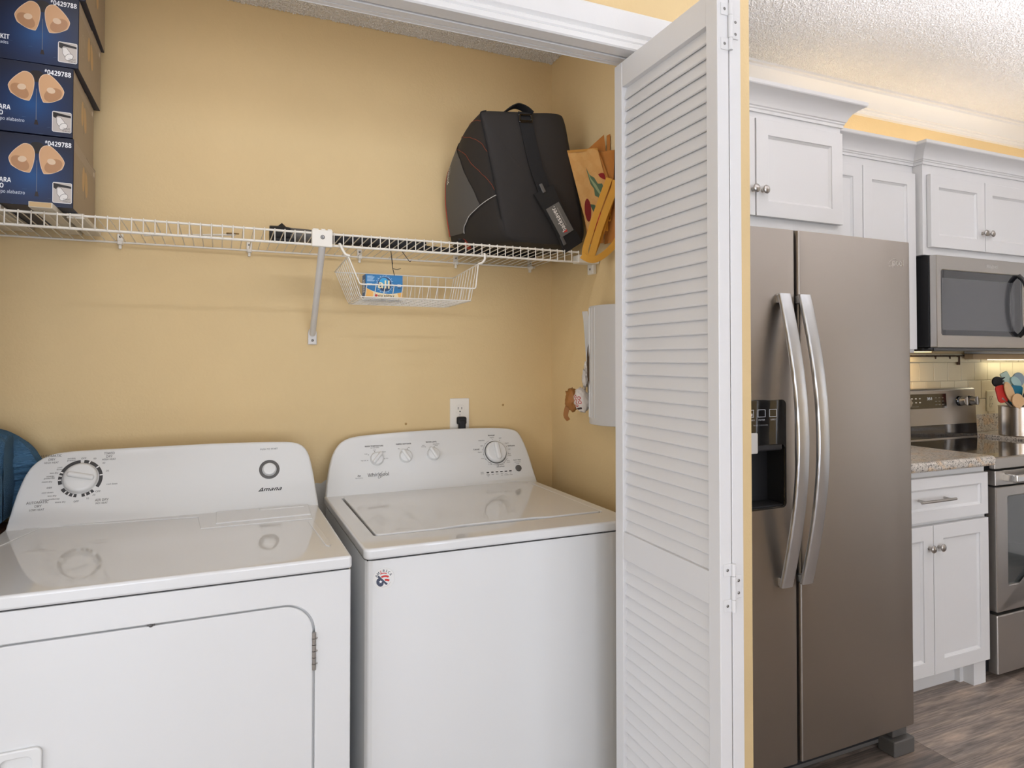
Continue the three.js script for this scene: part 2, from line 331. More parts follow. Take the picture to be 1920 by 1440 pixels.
// ---- windows and sliding door behind the camera, each a glowing pane with its light just in front
function areaLight(w, h, colour, intensity, pos, look) { const l = new THREE.RectAreaLight(colour, intensity, w, h); l.position.set(...pos); l.lookAt(...look); scene.add(l); return l; }
{
  const dayPane = std({ color: '#dfe8f2', emissive: '#dfeaff', emissiveIntensity: 1.0, roughness: 0.2 });
  const d = new THREE.Group(); d.name = 'door_2'; d.userData.kind = 'structure'; scene.add(d);
  for (const x of [-1.6, -0.3, 1.0]) obj('panel', [bx(x, x + 0.07, 0.02, 2.28, REAR + 0.01, REAR + 0.06), bx(x + 1.23, x + 1.3, 0.02, 2.28, REAR + 0.01, REAR + 0.06), bx(x + 0.07, x + 1.23, 0.02, 0.1, REAR + 0.01, REAR + 0.06), bx(x + 0.07, x + 1.23, 2.2, 2.28, REAR + 0.01, REAR + 0.06)], M.trim, d);
  for (const x of [-1.53, -0.23, 1.07]) obj('pane', bx(x, x + 1.16, 0.1, 2.2, REAR + 0.03, REAR + 0.04), dayPane, d);
  areaLight(3.7, 2.12, '#e6efff', LIGHT.slider, [0.35, 1.15, REAR - 0.005], [0.35, 1.15, 0]);
  const v = new THREE.Group(); v.name = 'window_2'; v.userData.kind = 'structure'; scene.add(v);
  obj('window_frame', [bx(LEFT - 0.06, LEFT - 0.01, 0.3, 0.36, -0.9, 1.0), bx(LEFT - 0.06, LEFT - 0.01, 2.04, 2.1, -0.9, 1.0), bx(LEFT - 0.06, LEFT - 0.01, 0.36, 2.04, -0.9, -0.84), bx(LEFT - 0.06, LEFT - 0.01, 0.36, 2.04, 0.94, 1.0), bx(LEFT - 0.055, LEFT - 0.015, 0.36, 2.04, 0.03, 0.07)], M.trim, v);
  obj('pane', bx(LEFT - 0.04, LEFT - 0.03, 0.36, 2.04, -0.84, 0.94), dayPane, v);
  areaLight(1.75, 1.66, '#e6efff', LIGHT.leftWindow, [LEFT + 0.005, 1.2, 0.05], [2, 1.2, 0.05]);
  const w = new THREE.Group(); w.name = 'window_1'; w.userData.kind = 'structure'; scene.add(w);
  obj('window_frame', [bx(5.21, 5.26, 1.0, 1.05, 0.60, 1.0), bx(5.21, 5.26, 2.05, 2.1, 0.60, 1.0), bx(5.21, 5.26, 1.05, 2.05, 0.60, 0.64), bx(5.21, 5.26, 1.05, 2.05, 0.96, 1.0), bx(5.215, 5.255, 1.05, 2.05, 0.785, 0.815)], M.trim, w);
  obj('pane', bx(5.23, 5.24, 1.05, 2.05, 0.64, 0.96), dayPane, w);
  areaLight(0.32, 1.0, '#f2f6ff', LIGHT.sinkWindow, [5.195, 1.55, 0.8], [0, 1.55, 0.8]);
}
// ---- the photographer's soft light behind the camera
{
  const t = thing('softbox', 'photographer softbox lamp on a black stand behind the camera', 'softbox', [0.6, 0, 1.9], 0);
  obj('stand', [cyl(V(0, 0.06, 0.2), V(0, 0.85, 0.2), 0.012), cyl(V(0, 0.2, 0.2), V(0.35, 0, 0.35), 0.01), cyl(V(0, 0.2, 0.2), V(-0.35, 0, 0.35), 0.01), cyl(V(0, 0.2, 0.2), V(0, 0, -0.15), 0.01)], M.blackMatte, t);
  obj('hood', [orient(sweep([[0, 0], [0.01, 0], [-0.3, 0.28], [-0.31, 0.28]], [[-0.45, -0.55], [0.45, -0.55], [0.45, 0.55], [-0.45, 0.55], [-0.45, -0.55]], 0, true)).rotateX(Math.PI / 2).rotateZ(Math.PI / 2).translate(0, 0.85, 0.0)], M.blackMatte, t);
  obj('diffuser', bx(-0.55, 0.55, 0.4, 1.3, 0.0, 0.004), std({ color: '#f4f4f2', emissive: '#f4f7ff', emissiveIntensity: 1.5 }), t);
  areaLight(1.1, 0.9, '#e6edff', LIGHT.softbox, [0.6, 0.85, 1.895], [0.6, 0.85, 0]);
}
// ---- slim lamp on the inside of the closet header
{
  const t = thing('closet_lamp', 'slim white closet lamp on the back of the header above the bifold track', 'lamp');
  obj('housing', bx(-0.5, 0.9, 2.27, 2.33, -1.44, -1.4155, 0.003), M.trim, t);
  obj('diffuser', bx(-0.48, 0.88, 2.266, 2.322, -1.4425, -1.4395).translate(0, 0, 0), std({ color: '#fbfaf5', emissive: '#fffaf0', emissiveIntensity: 1.5 }), t);
  areaLight(1.36, 0.045, '#f1f3ff', LIGHT.closet, [0.2, 2.29, -1.446], [0.2, 1.3, -2.1]);
}
// ---- metal bowl lamps that throw their light up at the kitchen ceiling
for (const [x, label] of [[1.95, 'white metal bowl lamp hung open side up, nearer the closet'], [3.45, 'white metal bowl lamp hung open side up, nearer the range']]) {
  const t = thing('pendant_lamp', label, 'lamp', [x, CEIL, -0.6]);
  obj('canopy', lathe([[0, 0], [0.06, 0], [0.06, -0.015], [0.02, -0.03], [0, -0.03]]), M.nickel, t);
  obj('stem', cyl(V(0, -0.03, 0), V(0, -0.95, 0), 0.006), M.nickel, t);
  obj('bowl', lathe([[0, -0.95], [0.10, -0.935], [0.17, -0.88], [0.20, -0.80], [0.205, -0.75], [0.209, -0.75], [0.205, -0.80], [0.175, -0.885], [0.10, -0.942], [0, -0.957]], 32), M.trim, t);
  obj('bulb', new THREE.SphereGeometry(0.035, 16, 12).translate(0, -0.87, 0), std({ color: '#fff6e6', emissive: '#fff3df', emissiveIntensity: 1.5 }), t);
  const l = new THREE.PointLight('#f4f3ff', LIGHT.bowl, 0, 2); l.position.set(0, -0.87, 0); l.castShadow = true; l.shadow.radius = 1.5; t.add(l);
}

// ================================================================ BIFOLD LOUVRE DOOR (closet)
{
  const d = new THREE.Group(); d.name = 'door_1'; scene.add(d);
  d.userData = { kind: 'structure', label: 'white louvred bifold door folded open between washer and refrigerator', category: 'bifold door' };
  d.position.set(0.85, 0, -0.983); d.rotation.y = -2 * D; // local: x to the right, z back along the panel is negative
  const L = 0.378, T = 0.0265, top = 2.032, bot = 0.012, pitch = 0.0283;
  const railTop = [1.972, top], railMid = [0.866, 0.928], railLow = [bot, 0.12];
  const slatShape = new THREE.Shape(); { const w = 0.0167, t = 0.0031; slatShape.moveTo(-w + t, -t); slatShape.absarc(-w + t, 0, t, -Math.PI / 2, -1.5 * Math.PI, true); slatShape.lineTo(w - t, t); slatShape.absarc(w - t, 0, t, Math.PI / 2, -Math.PI / 2, true); slatShape.closePath(); }
  const slatGeo = ext(slatShape, L - 0.066, 0, 3).rotateZ(74 * D).translate(0, 0, -L + 0.033);
  const slatG = norm(slatGeo);
  const panel = (x0, mirror) => {
    const p = obj('panel', [bx(0, T, bot, top, -L, -L + 0.034, 0.002), bx(0, T, bot, top, -0.034, 0, 0.002)], M.doorPaint, d);
    p.position.x = x0;
    for (const [a, b] of [railTop, railMid, railLow]) obj('rail', bx(0.001, T - 0.001, a, b, -L + 0.034, -0.034, 0.0008), M.doorPaint, p);
    const fill = (y0, y1) => { const n = Math.round((y1 - y0) / pitch); for (let i = 0; i < n; i++) { const m = new THREE.Mesh(slatG, M.doorPaint); m.name = 'slat'; m.castShadow = m.receiveShadow = true; m.position.set(T / 2, y0 + (i + 0.5) * (y1 - y0) / n + 0.001, 0); if (mirror) { m.rotation.y = Math.PI; m.position.z = -L; } p.add(m); } };
    fill(railMid[1], railTop[0]); fill(railLow[1], railMid[0]);
    return p;
  };
  panel(0, false); panel(T + 0.0018, true);
  const x = T + 0.0009;
  for (const y of [1.958, 0.905, 0.22]) {
    const h = obj('hinge', [cyl(V(x, y - 0.0445, 0.0042), V(x, y - 0.022, 0.0042), 0.0042, 0.0042, 12), cyl(V(x, y + 0.022, 0.0042), V(x, y + 0.0445, 0.0042), 0.0042, 0.0042, 12), cyl(V(x, y - 0.0213, 0.0042), V(x, y + 0.0213, 0.0042), 0.0044, 0.0044, 12)], M.doorPaint, d);
    obj('hinge_leaf', [bx(x - 0.020, x - 0.002, y + 0.0215, y + 0.0445, 0, 0.0018, 0.0008), bx(x - 0.020, x - 0.002, y - 0.0445, y - 0.0215, 0, 0.0018, 0.0008)], M.doorPaint, h);
    obj('hinge_leaf', bx(x + 0.002, x + 0.0205, y - 0.021, y + 0.021, 0, 0.0018, 0.0008), M.doorPaint, h);
    for (const [sx, sy] of [[-0.012, 0.033], [-0.012, -0.033], [0.0135, 0.0115], [0.0135, -0.0115]]) {
      obj('screw', [faceZ(lathe([[0, 0.0028], [0.0024, 0.0026], [0.0032, 0.0016]], 12)).translate(x + sx, y + sy, 0), bx(x + sx - 0.0017, x + sx + 0.0017, y + sy - 0.0004, y + sy + 0.0004, 0.0027, 0.0031), bx(x + sx - 0.0004, x + sx + 0.0004, y + sy - 0.0017, y + sy + 0.0017, 0.0027, 0.0031)], M.screw, h);
    }
  }
}

// ================================================================ DRYER AND WASHER
const printMat = t => std({ map: t, transparent: true, roughness: 0.4, depthWrite: false });
function printPlane(x0, x1, s0, s1, n) { const g = new THREE.PlaneGeometry(x1 - x0, s1 - s0); return g.translate((x0 + x1) / 2, (s0 + s1) / 2, n); }
const INK = '#55524f';
function ink(ctx, s, x, y, px, o = {}) { ctx.font = `${o.style || ''} ${o.weight || 'normal'} ${px}px ${o.face || 'sans-serif'}`; ctx.fillStyle = o.fill || INK; ctx.textAlign = o.align || 'center'; ctx.textBaseline = 'middle'; ctx.fillText(s, x, y); }
function consoleGeo(pts, depth) { // front outline with rounded edges, lying in x, s
  const s = new THREE.Shape(); s.moveTo(pts[0][0], pts[0][1]);
  const c = new THREE.SplineCurve(pts.slice(1, -1).map(p => new THREE.Vector2(p[0], p[1])));
  for (const p of c.getPoints(70)) s.lineTo(p.x, p.y);
  s.lineTo(pts[pts.length - 1][0], pts[pts.length - 1][1]); s.closePath();
  return toCreasedNormals(ext(s, depth, 0.007, 8, 4).translate(0, 0, -depth), 0.7);
}
const LEAN = 25 * D;
{ // ---------------- dryer
  const t = thing('dryer', 'white front-loading dryer on the left with one big dial', 'dryer');
  const bodyFront = new THREE.Shape([[-0.477, 0.02], [0.256, 0.02], [0.256, 0.885], [-0.477, 0.885]].map(p => new THREE.Vector2(...p)));
  bodyFront.holes.push(rrect(-0.405, 0.13, 0.1835, 0.8275, 0.062, THREE.Path));
  obj('cabinet', [metreUV(ext(bodyFront, 0.012, 0.002, 14)).translate(0, 0, -1.452), bx(-0.477, 0.256, 0.02, 0.885, -2.1, -1.452)], M.enamel, t);
  obj('seam', bx(-0.474, 0.253, 0.884, 0.8885, -2.09, -1.446), M.gap, t);
  const door = obj('door', metreUV(ext(rrect(-0.4015, 0.1335, 0.1795, 0.8235, 0.059), 0.009, 0.0022, 14)).translate(0, 0, -1.4515), M.enamel, t);
  { const ring = rrect(-0.362, 0.5, -0.287, 0.64, 0.012); ring.holes.push(rrect(-0.349, 0.512, -0.303, 0.626, 0.01, THREE.Path)); obj('handle', [ext(ring, 0.007, 0.0025, 6, 3).translate(0, 0, -1.443), bx(-0.352, -0.3, 0.508, 0.63, -1.4430, -1.4422)], M.plastic, door); }
  { const h = obj('hinge', Array.from({ length: 6 }, (_, i) => cyl(V(0.1815, 0.687 + i * 0.013 + 0.0006, -1.4395), V(0.1815, 0.687 + (i + 1) * 0.013 - 0.0006, -1.4395), 0.0042, 0.0042, 12)), M.nickel, t); for (let i = 0; i < 3; i++) obj('rivet', faceZ(lathe([[0, 0.002], [0.0018, 0.0014], [0.0022, 0]], 8)).translate(0.1867, 0.70 + i * 0.026, -1.4402), M.nickel, h); }
  obj('catch', [faceZ(lathe([[0, 0.004], [0.003, 0.003], [0.0045, 0]], 10)).translate(-0.118, 0.8255, -1.4425), bx(-0.1245, -0.1115, 0.8242, 0.8268, -1.446, -1.4415)], M.darkGrey, t);
  obj('top_panel', [bx(-0.48, 0.258, 0.888, 0.915, -2.1, -1.435, 0.006)], M.enamel, t);
  { // raised margins round the worktop and the lint screen cover
    const rim = poly([[-0.46, -1.96], [-0.425, -1.965], [-0.405, -1.95], [-0.43, -1.54], [-0.445, -1.52], [-0.458, -1.54]]); const rim2 = poly([[0.213, -1.79], [0.222, -1.77], [0.229, -1.535], [0.224, -1.52], [0.217, -1.535], [0.207, -1.775]]);
    const lay = (s, h) => ext(s, h, 0.0012, 4).rotateX(Math.PI / 2).translate(0, 0.9147 + h, 0);
    const p = obj('worktop_rim', [lay(poly([[-0.435, -1.973], [-0.4, -1.973], [-0.45, -1.80], [-0.462, -1.77], [-0.468, -1.79]]), 0.0025), lay(rim2, 0.0025), lay(poly([[-0.40, -1.975], [-0.052, -1.938], [-0.042, -1.803], [0.222, -1.803], [0.232, -1.975]]), 0.003)], M.enamel, t);
    const lint = obj('lint_cover', lay(poly([[-0.008, -1.965], [-0.008, -1.832], [0.222, -1.842], [0.229, -1.965]]), 0.0062), M.enamel, t);
    obj('finger_lip', lay(poly([[0.1, -1.955], [0.1, -1.935], [0.215, -1.937], [0.215, -1.957]]), 0.0078), M.enamel, lint);
  }
  const pts = [[-0.477, -0.012], [-0.472, 0.02], [-0.462, 0.085], [-0.449, 0.135], [-0.432, 0.166], [-0.405, 0.186], [-0.365, 0.195], [-0.27, 0.1975], [-0.11, 0.199], [0.02, 0.199], [0.14, 0.196], [0.195, 0.192], [0.222, 0.18], [0.238, 0.155], [0.247, 0.11], [0.253, 0.057], [0.258, 0.012], [0.26, -0.012]];
  const con = obj('console', consoleGeo(pts, 0.055), M.plastic, t); con.position.set(0, 0.915, -1.97); con.rotation.x = -LEAN;
  obj('console_back', bx(-0.36, 0.2, 0.9, 1.05, -2.13, -2.06, 0.01), M.plastic, t);
  // lettering printed on the console: 2048 px across 0.74 m
  const K = 2048 / 0.74, X0 = -0.48, S1 = 0.2;
  const tex = canvasTex(2048, 554, ctx => {
    const X = x => (x - X0) * K, Y = s => (S1 - s) * K, mm = K / 1000;
    const cx = -0.328, cs = 0.12;
    const arc = (a0, a1) => { ctx.beginPath(); ctx.arc(X(cx), Y(cs), 45 * mm, a0 * D, a1 * D); ctx.lineWidth = 8 * mm; ctx.strokeStyle = '#3b3a3a'; ctx.stroke(); };
    // angles clockwise from the right
    arc(-84, 33); arc(48, 83); arc(97, 147); arc(163, 266);
    for (const a of [-68, -38, -8, 58, 72, 107, 120, 132, 178, 192, 203]) { ctx.save(); ctx.translate(X(cx), Y(cs)); ctx.rotate(a * D); ctx.fillStyle = '#eceae6'; ctx.fillRect(42 * mm, -1.6 * mm, 7 * mm, 3.2 * mm); ctx.restore(); }
    const w = (s, x, y, h, o) => ink(ctx, s, X(x), Y(y), h * mm * 1.35, o);
    w('AUTOMATIC', -0.397, 0.184, 6.2); w('DRY', -0.395, 0.174, 6.2); w('HIGH HEAT', -0.395, 0.1655, 4.6, { fill: '#8d8a86' });
    w('AUTOMATIC', -0.415, 0.065, 6.2); w('DRY', -0.413, 0.0555, 6.2); w('LOW HEAT', -0.415, 0.0465, 4.9, { fill: '#77746f' });
    w('TIMED', -0.268, 0.184, 6.2); w('DRY', -0.268, 0.175, 6.2); w('HIGH HEAT', -0.268, 0.167, 4.6, { fill: '#8d8a86' });
    w('AIR DRY', -0.277, 0.0605, 6.2); w('NO HEAT', -0.277, 0.052, 4.9, { fill: '#77746f' });
    w('wrinkle', -0.352, 0.1745, 4); w('prevent', -0.352, 0.1695, 4); w('OFF', -0.325, 0.173, 5); w('60', -0.300, 0.171, 4.4); w('40', -0.279, 0.158, 4.4); w('20', -0.2695, 0.136, 4.4); w('cool down', -0.257, 0.1005, 4); w('OFF', -0.287, 0.083, 5); w('20', -0.2955, 0.0745, 4.4); w('10', -0.309, 0.0665, 4.4);
    w('OFF', -0.333, 0.0605, 5); w('more dry', -0.367, 0.062, 4); w('energy preferred', -0.39, 0.071, 4); w('less dry', -0.386, 0.0795, 4); w('cool down', -0.396, 0.0885, 4); w('OFF', -0.3935, 0.1, 5); w('more dry', -0.4, 0.1165, 4); w('energy', -0.394, 0.13, 4); w('preferred', -0.396, 0.125, 4); w('less dry', -0.387, 0.1385, 4); w('cool', -0.3755, 0.152, 4); w('down', -0.3755, 0.147, 4);
    w('PUSH TO START', 0.129, 0.173, 5.0);
    ctx.save(); ctx.translate(X(0.13), Y(0.056)); ctx.transform(1.25, 0, -0.22, 1, 0, 0); ink(ctx, 'Amana', 0, 0, 14.5 * mm, { weight: 'bold', style: 'italic', fill: '#1d1c1c' }); ctx.restore();
    ctx.fillStyle = '#1d1c1c'; ctx.fillRect(X(0.099), Y(0.0525), 12 * mm, 1.3 * mm);
  });
  const pr = obj('printed_lettering', printPlane(X0, X0 + 0.74, S1 - 0.2002, S1, 0.0006), printMat(tex), con);
  const dial = obj('dial', faceZ(lathe([[0, 0.016], [0.03, 0.0155], [0.0355, 0.013], [0.038, 0.008], [0.0385, 0.001], [0.041, 0]], 40)).translate(-0.328, 0.12, 0), M.plastic, con);
  { const r = new RoundedBoxGeometry(0.062, 0.0135, 0.014, 3, 0.0062); r.translate(0, 0, 0.018); r.rotateZ(-14 * D).translate(-0.326, 0.122, 0); dial.geometry = merged([dial.geometry, r]); }
  obj('start_button', faceZ(lathe([[0, 0.010], [0.014, 0.0098], [0.0172, 0.008], [0.018, 0]], 32)).translate(0.129, 0.113, 0), M.plastic, con);
  obj('button_ring', faceZ(lathe([[0.0195, 0.0005], [0.0205, 0.003], [0.0262, 0.003], [0.0275, 0.0002]], 36)).translate(0.129, 0.113, 0), M.darkGrey, con);
}
{ // ---------------- washer
  const t = thing('washing_machine', 'white top-loading washing machine with four knobs beside the louvred door', 'washing machine');
  const foot = rrect(0.294, 1.475, 0.987, 2.1, 0.022);
  obj('cabinet', metreUV(toCreasedNormals(ext(foot, 0.866, 0, 10), 0.6).rotateX(-Math.PI / 2).translate(0, 0.02, 0)), M.enamel, t);
  obj('seam', bx(0.299, 0.982, 0.885, 0.894, -2.09, -1.481), M.gap, t);
  const ring = rrect(0.29, 1.466, 0.990, 2.1, 0.016); ring.holes.push(rrect(0.336, 1.571, 0.9545, 2.045, 0.012, THREE.Path));
  obj('top_frame', [metreUV(ext(ring, 0.0245, 0.006, 8, 4)).rotateX(-Math.PI / 2).translate(0, 0.8905, 0)], M.enamel, t);
  obj('lid_recess', bx(0.33, 0.96, 0.891, 0.899, -2.05, -1.565), M.gap, t);
  const lidS = new THREE.Shape(); lidS.moveTo(0.341, 2.044); lidS.lineTo(0.3395, 1.585); lidS.quadraticCurveTo(0.34, 1.577, 0.349, 1.576); lidS.lineTo(0.50, 1.5745); lidS.lineTo(0.56, 1.584); lidS.lineTo(0.74, 1.584); lidS.lineTo(0.80, 1.5745); lidS.lineTo(0.945, 1.576); lidS.quadraticCurveTo(0.951, 1.577, 0.951, 1.584); lidS.lineTo(0.949, 2.044); lidS.closePath();
  obj('lid', metreUV(ext(lidS, 0.014, 0.003, 6, 3)).rotateX(-Math.PI / 2).translate(0, 0.903, 0), M.enamel, t);
  const pts = [[0.292, -0.012], [0.2955, 0.02], [0.305, 0.075], [0.318, 0.125], [0.336, 0.158], [0.36, 0.178], [0.4, 0.189], [0.5, 0.1955], [0.62, 0.199], [0.75, 0.2], [0.86, 0.198], [0.925, 0.192], [0.957, 0.18], [0.973, 0.15], [0.985, 0.1], [0.993, 0.04], [0.997, 0.012], [1.0, -0.012]];
  const con = obj('console', consoleGeo(pts, 0.036), M.plastic, t); con.position.set(0, 0.915, -2.07); con.rotation.x = -LEAN;
  const K = 2048 / 0.72, X0 = 0.285, S1 = 0.2;
  const tex = canvasTex(2048, 569, ctx => {
    const X = x => (x - X0) * K, Y = s => (S1 - s) * K, mm = K / 1000;
    const w = (s, x, y, h, o) => ink(ctx, s, X(x), Y(y), h * mm * 1.35, o);
    w('WASH TEMPERATURE', 0.451, 0.152, 4.4, { weight: 'bold' }); w('ALL COLD RINSES', 0.453, 0.146, 2.6, { fill: '#8d8a86' }); w('FABRIC SOFTENER', 0.547, 0.154, 4.4, { weight: 'bold' }); w('WATER LEVEL', 0.641, 0.156, 4.4, { weight: 'bold' });
    w('Cool', 0.451, 0.139, 3.2); w('Warm', 0.481, 0.131, 3.2); w('Cold', 0.423, 0.127, 3.2); w('Tap Cold', 0.414, 0.106, 3.2); w('Hot', 0.489, 0.109, 3.2);
    for (const [x, s] of [[0.4515, 0.134], [0.431, 0.124], [0.427, 0.106], [0.4815, 0.108], [0.558, 0.137], [0.649, 0.14]]) { ctx.beginPath(); ctx.arc(X(x), Y(s), 1.2 * mm, 0, 7); ctx.fillStyle = INK; ctx.fill(); }
    w('No', 0.53, 0.139, 3.2); w('Yes', 0.563, 0.141, 3.2); w('Auto', 0.613, 0.146, 3.2); w('Sensing', 0.613, 0.141, 3.2); w('Deep Water', 0.657, 0.148, 3.2); w('Wash', 0.657, 0.143, 3.2);
    ctx.save(); ink(ctx, 'Whirlpool', X(0.457), Y(0.0585), 15.5 * mm, { fill: '#2a2a2c' }); ctx.beginPath(); ctx.ellipse(X(0.468), Y(0.0585), 17 * mm, 5 * mm, -0.75, 0.3, 5.2); ctx.lineWidth = 0.9 * mm; ctx.strokeStyle = '#77777a'; ctx.stroke(); ctx.restore();
    w('✦', 0.431, 0.069, 3); w('he', 0.396, 0.058, 6, { weight: 'bold', style: 'italic' }); w('High Efficiency', 0.396, 0.051, 2.6);
    // dial scale
    const cx = 0.863, cs = 0.108;
    ctx.beginPath(); ctx.arc(X(cx), Y(cs), 45 * mm, 0.6, 2.55); ctx.arc(X(cx), Y(cs), 45 * mm, 2.75, 4.3); ctx.lineWidth = 0.8 * mm; ctx.strokeStyle = '#9a9894'; ctx.stroke();
    w('Normal', 0.857, 0.1685, 5, { weight: 'bold' }); w('Regular', 0.858, 0.1605, 3.4); w('Light', 0.888, 0.157, 3.2); w('Heavy Duty', 0.818, 0.152, 3.2); w('Light', 0.816, 0.133, 3.2); w('Casual', 0.795, 0.1215, 5, { weight: 'bold' }); w('Regular', 0.806, 0.111, 3.2); w('Heavy', 0.813, 0.0885, 3.2); w('Drain', 0.836, 0.073, 3.2); w('& Spin', 0.836, 0.067, 3.2); w('Clean Washer', 0.872, 0.063, 3.2); w('with affresh', 0.872, 0.057, 3.6, { weight: 'bold', style: 'italic' });
    w('Regular', 0.91, 0.138, 3.2); w('Delicate', 0.925, 0.128, 5, { weight: 'bold' }); w('Light', 0.915, 0.116, 3.2); w('Soak', 0.913, 0.099, 3.2); w('Wash', 0.913, 0.093, 3.2); w('Rinse', 0.904, 0.076, 3.2); w('& Spin', 0.904, 0.070, 3.2);
    for (const a of [-95, -62, -22, 8, 33, 58, 88, 118, 150, 172, 195, 225]) { ctx.beginPath(); ctx.arc(X(cx) + 46.5 * mm * Math.cos(a * D), Y(cs) + 46.5 * mm * Math.sin(a * D), 1 * mm, 0, 7); ctx.fillStyle = INK; ctx.fill(); }
    w('Start / Stop', 0.937, 0.0765, 3.8, { weight: 'bold' }); w('hold 3 seconds', 0.937, 0.0685, 2.6, { fill: '#8d8a86' }); w('to reset', 0.937, 0.063, 2.6, { fill: '#8d8a86' });
    w('Cycle', 0.803, 0.041, 3.2); w('Status', 0.803, 0.036, 3.2);
    ['Sensing Fill', 'Wash', 'Rinse', 'Final Spin', 'Cycle Complete', 'Lid Locked'].forEach((s, i) => { const x = 0.823 + i * 0.0165; ctx.fillStyle = '#1b1b1b'; ctx.fillRect(X(x - 0.0045), Y(0.041), 9 * mm, 3.2 * mm); s.split(' ').forEach((q, k) => w(q, x, 0.032 - k * 0.005, 2.7)); });
  });
  obj('printed_lettering', printPlane(X0, X0 + 0.72, S1 - 0.20004, S1, 0.0006), printMat(tex), con);
  const knob = (x, s, ang) => {
    const k = obj('knob', faceZ(lathe([[0, 0.012], [0.0165, 0.0118], [0.0195, 0.0095], [0.0205, 0.001], [0.022, 0]], 32)).translate(x, s, 0), M.plastic, con);
    const r = new RoundedBoxGeometry(0.0115, 0.045, 0.012, 3, 0.0055).translate(0, 0.0015, 0.0135).rotateZ(ang * D).translate(x, s, 0); k.geometry = merged([k.geometry, r]); return k;
  };
  knob(0.456, 0.109, -42); knob(0.55, 0.112, 30); knob(0.643, 0.114, 28);
  const dial = obj('dial', faceZ(lathe([[0, 0.016], [0.03, 0.0155], [0.0345, 0.013], [0.0365, 0.006], [0.0368, 0.001]], 40)).translate(0.863, 0.108, 0), M.plastic, con);
  { const r = new RoundedBoxGeometry(0.018, 0.06, 0.014, 3, 0.0068).translate(0, 0, 0.0185).rotateZ(3 * D).translate(0.865, 0.109, 0); dial.geometry = merged([dial.geometry, r]); }
  obj('dial_ring', faceZ(lathe([[0.0372, 0.0004], [0.0376, 0.0022], [0.0392, 0.0022], [0.0398, 0.0003]], 40)).translate(0.863, 0.108, 0), M.darkGrey, con);
  obj('start_button', faceZ(lathe([[0, 0.004], [0.008, 0.004], [0.0105, 0.003], [0.0112, 0]], 28)).translate(0.937, 0.047, 0), M.darkGrey, con);
  const st = canvasTex(512, 512, ctx => {
    ctx.fillStyle = '#e4e3df'; ctx.fillRect(0, 0, 512, 512); ctx.save(); ctx.translate(256, 256);
    const letters = 'AMERICA'; for (let i = 0; i < 7; i++) { ctx.save(); ctx.rotate((-63 + i * 21) * D); ink(ctx, letters[i], 0, -186, 78, { weight: 'bold', fill: i === 2 ? '#c06a62' : '#333a46' }); ctx.restore(); }
    ctx.strokeStyle = '#cf2b22'; ctx.lineWidth = 22; ctx.beginPath(); ctx.arc(-10, 30, 165, -2.0, -1.05); ctx.stroke(); ctx.lineWidth = 42; ctx.beginPath(); ctx.arc(20, 120, 180, -2.1, -1.0); ctx.stroke(); ctx.lineWidth = 46; ctx.beginPath(); ctx.arc(40, 200, 170, -1.65, -1.0); ctx.stroke();
    ctx.strokeStyle = '#e4e3df'; ctx.lineWidth = 10; ctx.beginPath(); ctx.moveTo(-110, -90); ctx.lineTo(130, 150); ctx.stroke();
    ctx.fillStyle = '#41475a'; ctx.beginPath(); ctx.moveTo(-120, -95); ctx.lineTo(100, 130); ctx.lineTo(60, 150); ctx.lineTo(-150, -60); ctx.fill(); ctx.beginPath(); ctx.ellipse(-85, 70, 80, 105, -0.5, 0, 7); ctx.fill();
    ctx.fillStyle = '#fff'; ctx.beginPath(); for (let i = 0; i < 10; i++) { const r = i % 2 ? 18 : 44, a = -Math.PI / 2 + i * Math.PI / 5; ctx.lineTo(-70 + r * Math.cos(a), 60 + r * Math.sin(a)); } ctx.fill();
    ctx.strokeStyle = '#a9a69b'; ctx.lineWidth = 5; ctx.beginPath(); ctx.arc(0, 0, 190, 0.5, 2.7); ctx.stroke(); ctx.restore();
  });
  obj('sticker', [new THREE.CircleGeometry(0.0242, 40).translate(0.334, 0.844, -1.4743)], std({ map: st, roughness: 0.35 }), t);
}

